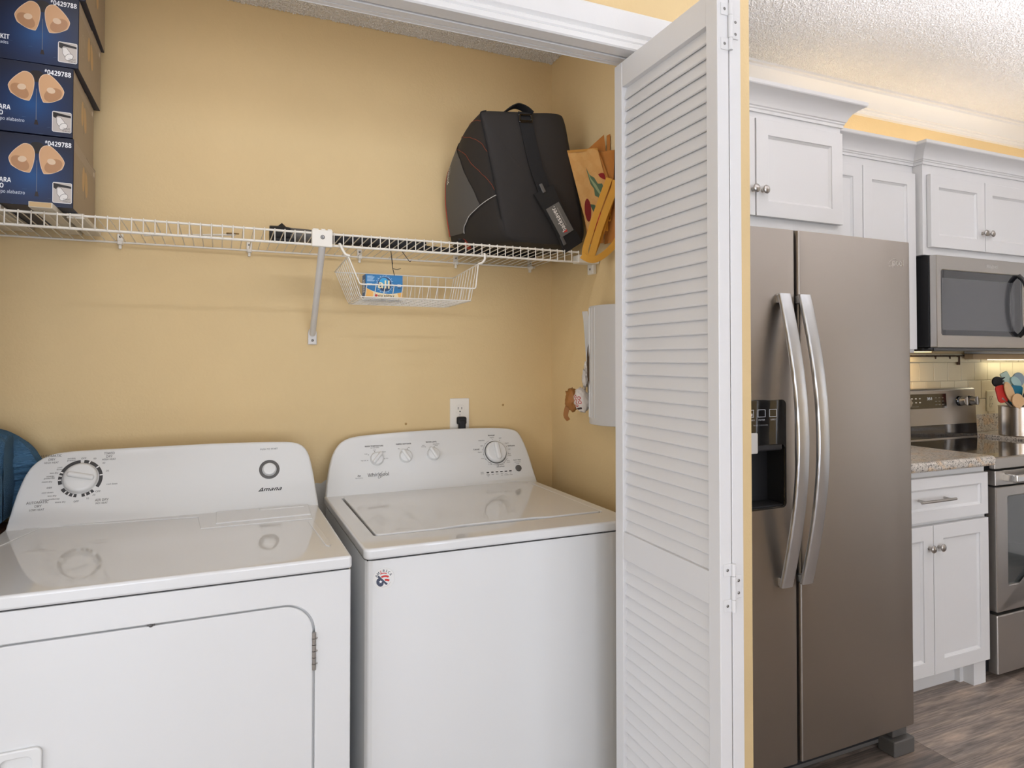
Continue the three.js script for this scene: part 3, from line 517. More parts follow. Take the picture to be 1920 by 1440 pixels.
// ================================================================ WIRE SHELF AND WHAT IS ON IT
const SH = 1.672, LIP = -1.86; // deck height and front edge
{
  const t = thing('wire_shelf', 'long white coated wire shelf fixed across the closet wall', 'shelf');
  const xa = -0.935, xb = 1.046;
  const g = wire([V(0, SH - 0.032, LIP + 0.0042), V(0, SH + 0.003, LIP + 0.0042), V(0, SH + 0.003, LIP - 0.002), V(0, SH - 0.0045, -2.19)], 0.0015, 6, 0.002);
  const gm = norm(g);
  for (let i = 0; i <= 78; i++) { const x = xb - 0.003 - i * 0.0254; if (x < xa) break; const m = new THREE.Mesh(gm, M.wireWhite); m.name = 'cross_wire'; m.position.x = x; m.castShadow = m.receiveShadow = true; t.add(m); }
  for (const [y, z, r] of [[SH - 0.0005, LIP, 0.003], [SH - 0.032, LIP, 0.0034], [SH - 0.0035, -2.03, 0.0024], [SH - 0.0085, -2.187, 0.003]]) obj('long_wire', cyl(V(xa, y, z), V(xb, y, z), r, r, 10), M.wireWhite, t);
  for (const x of [-0.601, -0.266, 0.078, 0.414, 0.745, 1.03]) {
    const c = obj('wall_clip', [bx(x - 0.008, x + 0.008, SH - 0.014, SH + 0.018, -2.2, -2.192, 0.002), bx(x - 0.0065, x + 0.0065, SH - 0.015, SH - 0.003, -2.193, -2.18, 0.003), bx(x - 0.004, x + 0.004, SH - 0.026, SH - 0.012, -2.2, -2.19, 0.002)], M.wireWhite, t);
    obj('screw', faceZ(lathe([[0, 0.002], [0.003, 0.0015], [0.0036, 0]], 10)).translate(x, SH + 0.009, -2.192), M.screw, c);
  }
  const b = obj('support_brace', [tubeThrough([V(0.250, SH - 0.036, LIP + 0.002), V(0.266, 1.41, -2.188)], 0.0095, 12)], M.strut, t);
  obj('brace_cap', [bx(0.222, 0.277, SH - 0.038, SH + 0.008, LIP - 0.004, LIP + 0.011, 0.003), bx(0.224, 0.24, SH + 0.006, SH + 0.011, LIP - 0.004, LIP + 0.009, 0.002), bx(0.246, 0.258, SH + 0.006, SH + 0.011, LIP - 0.004, LIP + 0.009, 0.002), bx(0.263, 0.275, SH + 0.006, SH + 0.011, LIP - 0.004, LIP + 0.009, 0.002)], M.wireWhite, b);
  obj('screw', faceZ(lathe([[0, 0.001], [0.003, 0.0022], [0.0048, 0.0014], [0.006, 0]], 14)).translate(0.25, SH - 0.012, LIP + 0.011), M.screw, b);
  const fs = new THREE.Shape(); fs.moveTo(-0.0135, -0.025); fs.lineTo(0.0135, -0.025); fs.lineTo(0.0135, 0.012); fs.quadraticCurveTo(0.012, 0.026, 0, 0.029); fs.quadraticCurveTo(-0.012, 0.026, -0.0135, 0.012); fs.closePath();
  obj('brace_foot', ext(fs, 0.012, 0.003, 8).translate(0.266, 1.402, -2.2), M.strut, b);
  obj('screw', faceZ(lathe([[0, 0.002], [0.003, 0.0015], [0.0042, 0]], 12)).translate(0.266, 1.39, -2.188), M.screw, b);
  const e = obj('end_bracket', [bx(1.042, 1.119, SH - 0.034, SH - 0.008, -1.895, LIP + 0.006, 0.003), bx(1.108, 1.1215, SH - 0.064, SH - 0.008, -1.915, -1.878, 0.003)], M.wireWhite, t);
  obj('screw', lathe([[0, 0.002], [0.003, 0.0015], [0.0042, 0]], 12).rotateZ(Math.PI / 2).translate(1.108, SH - 0.047, -1.897), M.screw, e);
}
// ---- hanging basket
{
  const t = thing('wire_basket', 'small white wire basket hooked under the closet shelf', 'basket');
  const rim = [V(0.325, 1.603, -2.13), V(0.715, 1.603, -2.13), V(0.699, 1.613, -1.85), V(0.690, 1.5395, -1.848), V(0.350, 1.5375, -1.848), V(0.318, 1.613, -1.85), V(0.3245, 1.604, -2.11), V(0.325, 1.603, -2.13), V(0.36, 1.603, -2.13)];
  obj('rim', wire(rim, 0.0022, 8, 0.006), M.wireWhite, t);
  obj('bottom_rim', wire([V(0.354, 1.5045, -1.863), V(0.682, 1.5045, -1.863), V(0.693, 1.5045, -2.118), V(0.366, 1.5045, -2.118), V(0.354, 1.5045, -1.863)], 0.0016, 6, 0.006), M.wireWhite, t);
  for (let i = 0; i < 9; i++) { const k = i / 8, z = -1.866 - k * 0.25, y = 1.611 - k * 0.007; obj('side_wire', wire([V(0.3185 + 0.006 * k, y, z), V(0.357 + 0.01 * k, 1.503, z), V(0.681 + 0.011 * k, 1.503, z), V(0.6985 + 0.015 * k, y, z)], 0.0013, 6, 0.012), M.wireWhite, t); }
  for (let i = 0; i < 13; i++) { const k = (i + 0.5) / 13, x = 0.354 + k * 0.33; obj('cross_wire', wire([V(x + 0.003, 1.539, -1.848), V(x + 0.001, 1.5035, -1.864), V(x + 0.008, 1.5035, -2.115), V(x + 0.012 + 0.012 * (k - 0.5), 1.603, -2.13)], 0.0012, 6, 0.008), M.wireWhite, t); }
  obj('hook', wire([V(0.296, SH - 0.027, LIP - 0.007), V(0.297, SH - 0.0255, LIP + 0.004), V(0.300, SH - 0.036, LIP + 0.008), V(0.311, SH - 0.056, -1.849), V(0.323, SH - 0.058, -1.849)], 0.0036, 8, 0.005), M.wireWhite, t);
  obj('hook', wire([V(0.722, SH - 0.027, LIP - 0.007), V(0.722, SH - 0.0255, LIP + 0.004), V(0.721, SH - 0.044, LIP + 0.008), V(0.711, SH - 0.055, -1.849), V(0.698, SH - 0.059, -1.849)], 0.0036, 8, 0.005), M.wireWhite, t);
}
// ---- box of washing powder in the basket
{
  const front = canvasTex(1024, 680, (c, w, h) => {
    c.fillStyle = '#1674ae'; c.fillRect(0, 0, w, h);
    c.fillStyle = '#f0dcae'; c.beginPath(); c.moveTo(0, 370); c.quadraticCurveTo(420, 620, w, 470); c.lineTo(w, h - 10); c.lineTo(0, h - 10); c.fill();
    c.fillStyle = '#eeb45a'; c.beginPath(); c.moveTo(0, 380); c.quadraticCurveTo(120, 440, 210, 490); c.lineTo(190, h - 10); c.lineTo(0, h - 10); c.fill(); c.beginPath(); c.moveTo(w, 470); c.lineTo(w - 150, 500); c.lineTo(w - 90, h - 10); c.lineTo(w, h - 10); c.fill();
    c.save(); c.translate(520, 260); c.strokeStyle = '#d8ecf6'; c.lineWidth = 8; for (let i = 0; i < 36; i++) { const a = i * 10 * D; c.beginPath(); c.moveTo(190 * Math.cos(a), 205 * Math.sin(a)); c.lineTo((i % 2 ? 222 : 250) * Math.cos(a), (i % 2 ? 230 : 255) * Math.sin(a)); c.stroke(); }
    c.fillStyle = '#123a63'; c.beginPath(); c.ellipse(0, 0, 190, 205, 0, 0, 7); c.fill(); c.fillStyle = '#2f9fd2'; c.beginPath(); c.ellipse(-20, -40, 130, 140, 0, 0, 7); c.fill();
    ink(c, 'all', -6, 25, 300, { weight: 'bold', fill: '#0c2d50' }); ink(c, 'all', -16, 15, 300, { weight: 'bold', fill: '#f3e6b4' }); c.restore();
    ink(c, 'stainlifter', 560, 590, 96, { fill: '#37301f', weight: 'bold' }); c.fillStyle = '#c8321f'; c.beginPath(); for (let i = 0; i < 14; i++) { const r = i % 2 ? 30 : 66, a = i * Math.PI / 7; c.lineTo(285 + r * Math.cos(a), 585 + r * Math.sin(a)); } c.fill();
    c.fillStyle = '#bcd8ea'; for (let i = 0; i < 7; i++) c.fillRect(40, 40 + i * 24, 150 + (i * 53) % 70, 10); c.fillRect(40, 250, 130, 20); c.fillRect(40, 290, 90, 20);
    c.fillStyle = '#e7eef2'; c.fillRect(880, 250, 100, 70); ink(c, '1.3', 930, 286, 52, { weight: 'bold', fill: '#1a3d63' }); c.fillRect(890, 335, 80, 30);
    c.fillStyle = '#244b86'; c.fillRect(0, h - 40, w, 40);
  });
  const t = thing('detergent_box', 'small blue and orange detergent box standing in the wire basket', 'detergent box', [0.4345, 1.5045, -1.945], 0);
  const w = 0.109, h = 0.0715, d = 0.046;
  obj('carton', bx(-w / 2, w / 2, 0, h, -d / 2, d / 2, 0.0015), std({ color: '#1767a0', roughness: 0.5 }), t);
  obj('front_print', new THREE.PlaneGeometry(w - 0.001, h - 0.001).translate(0, h / 2, d / 2 + 0.0002), std({ map: front, roughness: 0.4 }), t);
  const side = canvasTex(256, 400, (c, W, H) => { c.fillStyle = '#15598f'; c.fillRect(0, 0, W, H); c.fillStyle = '#dfe6ec'; c.fillRect(50, 80, 150, 210); c.fillStyle = '#222'; for (let i = 0; i < 26; i++) if ((i * 7) % 5 > 1) c.fillRect(58, 86 + i * 8, 134, 3 + (i * 3) % 4); });
  obj('side_print', new THREE.PlaneGeometry(d - 0.001, h - 0.001).rotateY(-Math.PI / 2).translate(-w / 2 - 0.0002, h / 2, 0), std({ map: side, roughness: 0.4 }), t);
}
// ---- loose black wire ends hanging through the shelf
tag(obj('wire_tie', [tubeThrough(curve([V(0.452, SH + 0.004, -1.952), V(0.458, SH - 0.012, -1.95), V(0.463, SH - 0.045, -1.95), V(0.466, SH - 0.07, -1.952), V(0.473, SH - 0.1, -1.95)], 16), 0.0011, 6), tubeThrough(curve([V(0.4665, SH - 0.072, -1.952), V(0.478, SH - 0.075, -1.95), V(0.49, SH - 0.071, -1.948)], 8), 0.0009, 6), tubeThrough(curve([V(0.456, SH - 0.008, -1.95), V(0.461, SH - 0.03, -1.948), V(0.4655, SH - 0.06, -1.95)], 8), 0.0009, 6), tubeThrough(curve([V(0.452, SH + 0.004, -1.952), V(0.485, SH - 0.012, -1.948), V(0.505, SH - 0.036, -1.946), V(0.517, SH - 0.05, -1.945), V(0.52, SH - 0.046, -1.945)], 12), 0.001, 6)], M.blackMatte), 'thin black wire ends dangling from the shelf above the detergent box', 'wire');
// ---- thin white boards lying front to back under the cartons
[[-0.64, -0.565, -1.90, 'widest white board under the cartons, at the left picture edge'], [-0.545, -0.47, -1.885, 'white board under the cartons between the widest board and the projecting one'], [-0.403, -0.357, -1.822, 'white board with raw wooden end projecting from under the cartons'], [-0.349, -0.312, -1.93, 'narrow white board under the right edge of the stacked cartons']].forEach(([a, b, z, l], i) => {
  const t = tag(obj('shelf_board', bx(a, b, SH + 0.0046, SH + 0.0176, -2.185, z, 0.001), M.board), l, 'board', 'white boards under the cartons');
  if (i === 2) obj('raw_end', bx(a + 0.002, b - 0.002, SH + 0.006, SH + 0.0165, z, z + 0.0006), std({ color: '#cdb083', roughness: 0.9 }), t);
});
// ---- cartons of ceiling-fan lamps
{
  const fan = (c, cx, cy, kx, ky) => {
    c.save(); c.translate(cx, cy); c.scale(kx, ky);
    c.fillStyle = '#1d140f'; c.beginPath(); c.ellipse(0, -78, 62, 30, 0, 0, 7); c.fill(); c.fillRect(-20, -75, 40, 60);
    const shade = s => { c.save(); c.scale(s, 1); c.fillStyle = '#d8a97c'; c.beginPath(); c.moveTo(22, 20); c.bezierCurveTo(10, -60, 60, -100, 120, -84); c.bezierCurveTo(180, -50, 240, 10, 244, 40); c.bezierCurveTo(240, 70, 226, 84, 222, 94); c.bezierCurveTo(160, 130, 110, 146, 62, 142); c.bezierCurveTo(40, 110, 26, 60, 22, 20); c.fill(); c.strokeStyle = '#ecd0ae'; c.lineWidth = 5; c.stroke(); c.fillStyle = '#b98a61'; c.beginPath(); c.ellipse(146, 74, 84, 52, -0.42, 0, 7); c.fill(); c.fillStyle = '#e4c9a9'; c.beginPath(); c.ellipse(128, 40, 38, 24, 0.1, 0, 7); c.fill(); c.restore(); };
    shade(1); shade(-1);
    c.strokeStyle = '#8f8a86'; c.lineWidth = 4; c.beginPath(); c.moveTo(0, 40); c.lineTo(0, 300); c.stroke(); c.fillStyle = '#22130f'; c.beginPath(); c.moveTo(-8, 292); c.lineTo(10, 292); c.lineTo(20, 330); c.lineTo(-18, 330); c.fill();
    c.restore();
  };
  const front = kind => canvasTex(2048, 680, (c, w, h) => {
    const g = c.createRadialGradient(1740, 400, 20, 1740, 400, 430); g.addColorStop(0, '#094a84'); g.addColorStop(0.5, '#0a2650'); g.addColorStop(1, '#0b122b'); c.fillStyle = g; c.fillRect(0, 0, w, h);
    fan(c, 1775, 195, 0.85, 1.2);
    const put = (q, x, y, px, o) => { c.save(); c.translate(x, y); c.scale(0.72, 1); ink(c, q, 0, 0, px, { align: 'right', fill: '#fff', ...o }); c.restore(); };
    put('0429788', 2036, 66, 66, { weight: 'bold' }); put('#', 1852, 54, 40, { weight: 'bold' });
    if (kind) { put('LIGHT KIT', 1533, 470, 62, { weight: 'bold' }); put('alabaster style shades', 1526, 525, 40, { fill: '#e6ecf5' }); }
    else { put('LÁMPARA', 1587, 455, 62, { weight: 'bold' }); put('DE TECHO', 1536, 512, 62, { weight: 'bold' }); put('vidrio tipo alabastro', 1690, 566, 44, { fill: '#e6ecf5' }); }
    c.save(); c.translate(2048, 440); c.scale(0.76, 1); c.translate(-2048, -440);
    c.fillStyle = '#c6bdb4'; c.strokeStyle = '#eceae6'; c.lineWidth = 6; c.beginPath(); c.roundRect(1848, 440, 190, 196, 14); c.fill(); c.stroke(); c.fillStyle = '#1b1512'; c.beginPath(); c.moveTo(1854, 446); c.lineTo(2034, 470); c.lineTo(2034, 490); c.lineTo(1900, 480); c.lineTo(1880, 505); c.lineTo(1856, 492); c.fill();
    c.fillStyle = '#eae6e0'; c.strokeStyle = '#6b6560'; c.lineWidth = 4; c.beginPath(); c.moveTo(1890, 490); c.lineTo(1930, 490); c.lineTo(1990, 560); c.lineTo(1930, 600); c.lineTo(1892, 550); c.closePath(); c.fill(); c.stroke(); c.beginPath(); c.ellipse(1958, 580, 44, 30, -0.5, 0, 7); c.fill(); c.stroke();
    ink(c, 'SMART', 1990, 600, 24, { fill: '#5c5752' }); ink(c, 'THREAD', 1990, 624, 24, { fill: '#5c5752' }); c.restore();
    c.strokeStyle = '#8fa3bd'; c.lineWidth = 2; for (let i = 0; i < 40; i++) { const x = (i * 397) % 2048, y = i % 3 ? (i % 2 ? 3 : h - 3) : (i * 131) % h; c.globalAlpha = 0.5; c.beginPath(); c.moveTo(x, y); c.lineTo(x + 14 + (i * 7) % 24, y + (i % 5) - 2); c.stroke(); } c.globalAlpha = 1;
  });
  const side = canvasTex(1024, 560, (c, w, h) => {
    c.fillStyle = '#a3937d'; c.fillRect(0, 0, w, h); c.fillStyle = '#b3a596'; c.globalAlpha = 0.5; c.fillRect(0, 0, w, 90); c.globalAlpha = 1;
    for (let i = 0; i < 5; i++) { c.strokeStyle = '#8a7a66'; c.lineWidth = 2; c.beginPath(); c.moveTo(40 + i * 34, 300); c.lineTo(60 + i * 34, 540); c.stroke(); }
    c.fillStyle = '#c9a878'; c.beginPath(); c.ellipse(430, 220, 60, 110, 0.15, 0, 7); c.fill(); c.beginPath(); c.ellipse(560, 240, 70, 110, -0.3, 0, 7); c.fill(); c.strokeStyle = '#3c2f25'; c.lineWidth = 8; c.beginPath(); c.moveTo(495, 120); c.lineTo(495, 380); c.stroke();
    c.strokeStyle = '#b3a491'; c.lineWidth = 5; c.beginPath(); c.ellipse(170, 300, 66, 96, 0.3, 0.5, 6); c.stroke(); c.beginPath(); c.ellipse(190, 280, 30, 60, 0.3, 1, 6); c.stroke(); for (let i = 0; i < 4; i++) { c.fillStyle = '#a39380'; c.fillRect(400, 430 + i * 24, 160 - i * 20, 6); } c.fillStyle = '#d9d0c4'; c.fillRect(920, 30, 60, 40);
  });
  const mats = { body: std({ color: '#131d3a', roughness: 0.5 }), lid: std({ color: '#6e6250', roughness: 0.6 }), f0: std({ map: front(0), roughness: 0.42 }), f1: std({ map: front(1), roughness: 0.42 }), side: std({ map: side, roughness: 0.5 }) };
  const H = 0.1675, Wd = 0.54, dp = 0.298;
  const proto = new THREE.Group();
  obj('carton', bx(-Wd, 0, 0.0006, H, -dp, 0, 0.002), mats.body, proto);
  obj('front_print', new THREE.PlaneGeometry(Wd - 0.002, H - 0.002).translate(-Wd / 2, H / 2, 0.0004), mats.f0, proto);
  obj('side_print', new THREE.PlaneGeometry(dp - 0.002, H - 0.002).rotateY(Math.PI / 2).translate(0.0004, H / 2, -dp / 2), mats.side, proto);
  obj('flap_edge', bx(-0.0012, 0.0014, H - 0.0028, H - 0.0008, -dp + 0.004, -0.16), std({ color: '#b8ab98', roughness: 0.9 }), proto);
  [[-0.326, 1.6898, -1.874, 0, 0, 'bottom carton of the blue lamp-kit stack, resting on white boards'], [-0.328, 1.858, -1.872, 0.6, 0, 'second carton up in the blue lamp-kit stack'], [-0.318, 2.0262, -1.872, -0.5, 1, 'third carton up in the blue lamp-kit stack, printed LIGHT KIT'], [-0.305, 2.1944, -1.876, 0.4, 1, 'topmost carton of the blue lamp-kit stack near the closet ceiling']].forEach(([x, y, z, a, k, l]) => {
    const c = proto.clone(); c.name = numbered('lamp_carton'); c.position.set(x, y, z); c.rotation.y = a * D; scene.add(c); tag(c, l, 'carton', 'stacked lamp cartons');
    if (k) c.children[1].material = mats.f1;
  });
}
// ---- telescopic pole lying on the shelf
{
  const t = thing('telescopic_pole', 'black telescopic pole with fat end lying on the wire shelf', 'pole');
  const y = SH + 0.026, z = -2.06;
  obj('pole', [cyl(V(0.24, y - 0.002, z), V(0.6, y - 0.005, z - 0.012), 0.0165, 0.0165, 16), cyl(V(0.58, y - 0.0105, z - 0.012), V(1.0, SH + 0.0131, z - 0.03), 0.0085, 0.0085, 14)], M.blackMatte, t);
  obj('sleeve', cyl(V(0.185, y, z), V(0.275, y - 0.001, z), 0.0205, 0.0195, 20), M.darkGrey, t);
  obj('end_cap', [cyl(V(0.128, y, z), V(0.16, y, z), 0.0225, 0.024, 8), cyl(V(0.16, y, z), V(0.19, y, z), 0.024, 0.0205, 8), new THREE.OctahedronGeometry(0.03, 0).scale(1, 0.9, 0.9).translate(0.162, y + 0.006, z), bx(0.135, 0.2, y - 0.026, y - 0.014, z - 0.02, z + 0.02, 0.004)], M.blackMatte, t);
}
// ---- thin white rod lying on the shelf
{
  const t = thing('curtain_rod', 'thin white rod with a small brown tag lying flat on the wire shelf', 'rod');
  obj('rod', cyl(V(-0.20, SH + 0.0075, -2.13), V(0.035, SH + 0.0075, -2.02), 0.003, 0.003, 8), M.wireWhite, t);
  obj('tag', bx(0.012, 0.045, SH + 0.0105, SH + 0.0115, -2.03, -2.012), std({ color: '#a98a58', roughness: 0.8 }), t);
}
// ---- red pouch under the black bag
{
  const t = thing('folded_umbrella', 'short red folded umbrella on the shelf under the black bag', 'umbrella');
  obj('cover', tubeThrough([V(0.664, SH + 0.0125, -1.885), V(0.672, SH + 0.0125, -1.90), V(0.71, SH + 0.0125, -1.97), V(0.72, SH + 0.0125, -1.99)], k => 0.0075 - 0.001 * Math.abs(k - 0.5), 10), M.redPipe, t);
  obj('handle', tubeThrough([V(0.645, SH + 0.0122, -1.868 - 0.001), V(0.664, SH + 0.0122, -1.885)], 0.006, 10), M.blackMatte, t);
}
// ---- black and grey equipment bag
{
  const t = thing('equipment_bag', 'black and grey equipment bag with orange stitching and shoulder strap', 'bag');
  const F = [[0.800, 1.694], [0.776, 1.80], [0.751, 1.92], [0.724, 2.04], [0.713, 2.079], [0.742, 2.088], [0.86, 2.10], [0.975, 2.114], [1.003, 2.108], [1.03, 1.97], [1.062, 1.83], [1.079, 1.735], [1.062, 1.698], [0.93, 1.694]];
  const B = [[0.724, 1.694], [0.708, 1.78], [0.698, 1.86], [0.70, 1.95], [0.738, 2.035], [0.80, 2.066], [0.89, 2.076], [0.965, 2.08], [0.99, 2.06], [1.01, 1.95], [1.035, 1.83], [1.045, 1.75], [1.03, 1.70], [0.88, 1.694]];
  const chaikin = P => { const o = []; for (let i = 0; i < P.length; i++) { const a = P[i], b = P[(i + 1) % P.length]; o.push([a[0] * 0.8 + b[0] * 0.2, a[1] * 0.8 + b[1] * 0.2], [a[0] * 0.2 + b[0] * 0.8, a[1] * 0.2 + b[1] * 0.8]); } return o; };
  let f = F, b = B; for (let i = 0; i < 3; i++) { f = chaikin(f); b = chaikin(b); }
  const zf = -1.876, zb = -2.165, C = [0.89, 1.88], n = f.length;
  const pt = (k, s, inset = 0, extra = 0) => { // k ring index (fractional), s depth 0..1
    const i0 = Math.floor(k) % n, i1 = (i0 + 1) % n, u = k - Math.floor(k);
    const mix = (P, j) => P[i0][j] * (1 - u) + P[i1][j] * u;
    let x = mix(f, 0) * (1 - s) + mix(b, 0) * s, y = mix(f, 1) * (1 - s) + mix(b, 1) * s;
    let dx = x - C[0], dy = y - C[1]; const L = Math.hypot(dx, dy); dx /= L; dy /= L;
    const bulge = 0.016 * Math.sin(Math.PI * Math.min(1, s)) - inset + extra; if (y > 1.73 || inset) { x += dx * bulge; y += dy * bulge; } else { x += dx * bulge; y = Math.max(1.694, y + dy * bulge); }
    return V(x, Math.max(1.6935, y), zf + (zb - zf) * s);
  };
  const rings = []; const Rg = (s, inset, dz) => rings.push(Array.from({ length: n }, (_, k) => { const p = pt(k, s, inset); p.z += dz; return p; }));
  Rg(0, 0.2, 0.006); Rg(0, 0.12, 0.0075); Rg(0, 0.06, 0.0065); Rg(0, 0.022, 0.004); Rg(0, 0.008, 0.001); Rg(0, 0, -0.004); for (let j = 1; j < 14; j++) Rg(j / 14, 0, 0); Rg(1, 0.004, 0); Rg(1, 0.02, -0.012); Rg(1, 0.06, -0.018);
  const pos = []; const tri = (a, c, d) => { for (const p of [a, c, d]) pos.push(p.x, p.y, p.z); };
  const ctr = V(C[0], C[1], zf + 0.006), ctb = V(C[0], C[1], zb - 0.019);
  for (let k = 0; k < n; k++) { const l = (k + 1) % n; tri(ctr, rings[0][l], rings[0][k]); for (let j = 0; j < rings.length - 1; j++) { const a = rings[j][k], c = rings[j][l], d = rings[j + 1][l], e = rings[j + 1][k]; tri(a, c, d); tri(a, d, e); } const R = rings[rings.length - 1]; tri(ctb, R[k], R[l]); }
  // soft dents in the cloth
  for (let i = 0; i < pos.length; i += 3) { const w = fbm(N1, (pos[i] + 3) * 9, (pos[i + 1] + 3) * 5, 64, 3) - 0.5; pos[i + 2] += w * 0.010; }
  const bodyG = new THREE.BufferGeometry(); bodyG.setAttribute('position', new THREE.Float32BufferAttribute(pos, 3)); bodyG.computeVertexNormals();
  obj('body', metreUV(orient(toCreasedNormals(bodyG, 0.9))), M.bagPanel, t);
  // ring index along the left edge: 0 at the foot, kTop at the upper left corner
  const kTop = 4.35 * 8, K0 = 1.2;
  const S = (v, s, e) => pt(K0 + v * (kTop - K0), s, 0, e);
  const patch = (s0, s1, v0, v1, e, nv = 28, ns = 16) => { const P = []; for (let i = 0; i <= nv; i++) { const v = v0 + (v1 - v0) * i / nv; for (let j = 0; j <= ns; j++) { const a = s0(v), c = s1(v); P.push(S(v, a + (c - a) * j / ns, e)); } } const q = []; const T3 = (a, c, d) => { for (const p of [a, c, d]) q.push(p.x, p.y, p.z); }; for (let i = 0; i < nv; i++) for (let j = 0; j < ns; j++) { const o = i * (ns + 1) + j; T3(P[o], P[o + 1], P[o + ns + 2]); T3(P[o], P[o + ns + 2], P[o + ns + 1]); } const g = new THREE.BufferGeometry(); g.setAttribute('position', new THREE.Float32BufferAttribute(q, 3)); g.computeVertexNormals(); return toCreasedNormals(g, 0.9); };
  const pocket = v => v < 0.17 ? 0.62 * Math.sqrt(1 - (v / 0.17) ** 2) : 0;
  M.bagGrey.side = THREE.DoubleSide;
  obj('side_panel', patch(v => Math.max(pocket(v), 0.14 + 0.75 * v ** 1.05), v => 0.97, 0.005, 0.9, 0.0022), M.bagGrey, t).userData.label = 'smooth grey side panel';
  const line = (fn, r, m, name, k = 24) => obj(name, tubeThrough(Array.from({ length: k + 1 }, (_, i) => S(...fn(i / k))), r, 6), m, t);
  for (const [v0, v1, s1] of [[0.66, 0.93, 0.55], [0.42, 0.88, 0.78], [0.19, 0.83, 0.87]]) line(u => [v0 + (v1 - v0) * u ** 0.9, 0.004 + s1 * u, 0.0012], 0.0006, M.orangeThread, 'orange_stitching');
  line(u => [0.0 + 1.0 * u, 0.985, 0.001], 0.0022, M.redPipe, 'red_piping');
  line(u => { const v = 0.17 * Math.cos(u * Math.PI / 2); return [v, 0.62 * Math.sin(u * Math.PI / 2), 0.003]; }, 0.0013, M.plasticGrey, 'pocket_piping');
  line(u => [0.0 + 0.98 * u, 0.008, 0.0008], 0.0018, M.webbing, 'seam');
  { // faded white lettering down the back edge of the grey panel
    const lt = canvasTex(512, 128, (c, w, h) => { c.clearRect(0, 0, w, h); ink(c, 'BACKSAVER', w / 2, 44, 72, { weight: 'bold', fill: '#d9d7d2' }); ink(c, 'TRAVEL SERIES', w / 2, 100, 40, { fill: '#b9b7b2' }); });
    const g = new THREE.BufferGeometry(), p = [], u = []; const m = 12; for (let i = 0; i < m; i++) { const v0 = 0.42 + 0.32 * i / m, v1 = 0.42 + 0.32 * (i + 1) / m; const q = [S(v0, 0.76, 0.0032), S(v0, 0.93, 0.0032), S(v1, 0.93, 0.0032), S(v1, 0.76, 0.0032)], uu = [[1 - i / m, 0], [1 - i / m, 1], [1 - (i + 1) / m, 1], [1 - (i + 1) / m, 0]]; for (const k of [0, 1, 2, 0, 2, 3]) { p.push(q[k].x, q[k].y, q[k].z); u.push(...uu[k]); } }
    g.setAttribute('position', new THREE.Float32BufferAttribute(p, 3)); g.setAttribute('uv', new THREE.Float32BufferAttribute(u, 2)); g.computeVertexNormals(); const pm = printMat(lt); pm.side = THREE.DoubleSide; obj('printed_lettering', g, pm, t);
  }
  const X = () => V(1, 0.12, 0);
  obj('carry_handle', band(curve([V(0.795, 2.091, -1.90), V(0.822, 2.112, -1.888), V(0.842, 2.119, -1.884), V(0.868, 2.110, -1.878), V(0.886, 2.094, -1.872)], 20), 0.03, 0.003, () => V(0.1, 0.2, 1)), M.webbing, t);
  { const r = rrect(-0.0235, -0.0135, 0.0235, 0.0155, 0.005); r.holes.push(rrect(-0.017, -0.004, 0.017, 0.009, 0.002, THREE.Path)); obj('buckle', [ext(r, 0.006, 0.0018).rotateZ(0.1).translate(0.861, 2.076, -1.869)], M.blackGloss, t); }
  obj('shoulder_strap', band(curve([V(0.861, 2.098, -1.872), V(0.862, 2.07, -1.867), V(0.873, 2.015, -1.864), V(0.892, 1.937, -1.861), V(0.914, 1.88, -1.86), V(0.931, 1.836, -1.860)], 24), 0.045, 0.0025, X), M.webbing, t);
  const axis = [V(0.918, 1.86, -1.8595), V(0.945, 1.812, -1.856), V(0.972, 1.768, -1.855), V(1.0, 1.724, -1.856), V(1.025, 1.685, -1.8605)];
  const wid = V(0.86, 0.5, 0);
  const pad = obj('shoulder_pad', band(curve(axis, 20), k => 0.076 - 0.014 * Math.sin(Math.PI * k), 0.008, () => wid), M.bagBlack, t);
  const pt2 = canvasTex(1024, 420, (c, w, h) => { c.fillStyle = '#66645f'; c.fillRect(0, 0, w, h); ink(c, 'backsaver.', 545, 190, 170, { fill: '#e9e5dd', weight: 'bold' }); c.fillStyle = '#c23a33'; c.beginPath(); c.moveTo(60, 250); c.lineTo(105, 130); c.lineTo(150, 250); c.fill(); c.fillRect(80, 150, 46, 46); ink(c, 'the comfortable carrying strap', 570, 295, 46, { fill: '#bdb8b0' }); });
  { const c = axis[2], a = V().subVectors(axis[1], axis[3]).normalize(), s = V().crossVectors(V(0, 0, 1), a).normalize(); const hl = 0.050, hw = 0.0265, q = (u, v) => c.clone().addScaledVector(a, u * hl).addScaledVector(s, v * hw).setZ(-1.8495); const g = new THREE.BufferGeometry(); const P = [q(-1, -1), q(1, -1), q(1, 1), q(-1, 1)], U = [[0, 0], [1, 0], [1, 1], [0, 1]]; const p = [], u = []; for (const k of [0, 1, 2, 0, 2, 3]) { p.push(P[k].x, P[k].y, P[k].z); u.push(...U[k]); } g.setAttribute('position', new THREE.Float32BufferAttribute(p, 3)); g.setAttribute('uv', new THREE.Float32BufferAttribute(u, 2)); g.computeVertexNormals(); obj('pad_label', g, std({ map: pt2, roughness: 0.7, side: THREE.DoubleSide }), pad);
    for (const k of [[0.913, 1.862], [0.985, 1.704]]) obj('pad_loop', bx(-0.006, 0.006, -0.015, 0.015, -0.003, 0.003, 0.0028).rotateZ(0.5).translate(k[0], k[1], -1.8535), M.darkGrey, pad); }
}
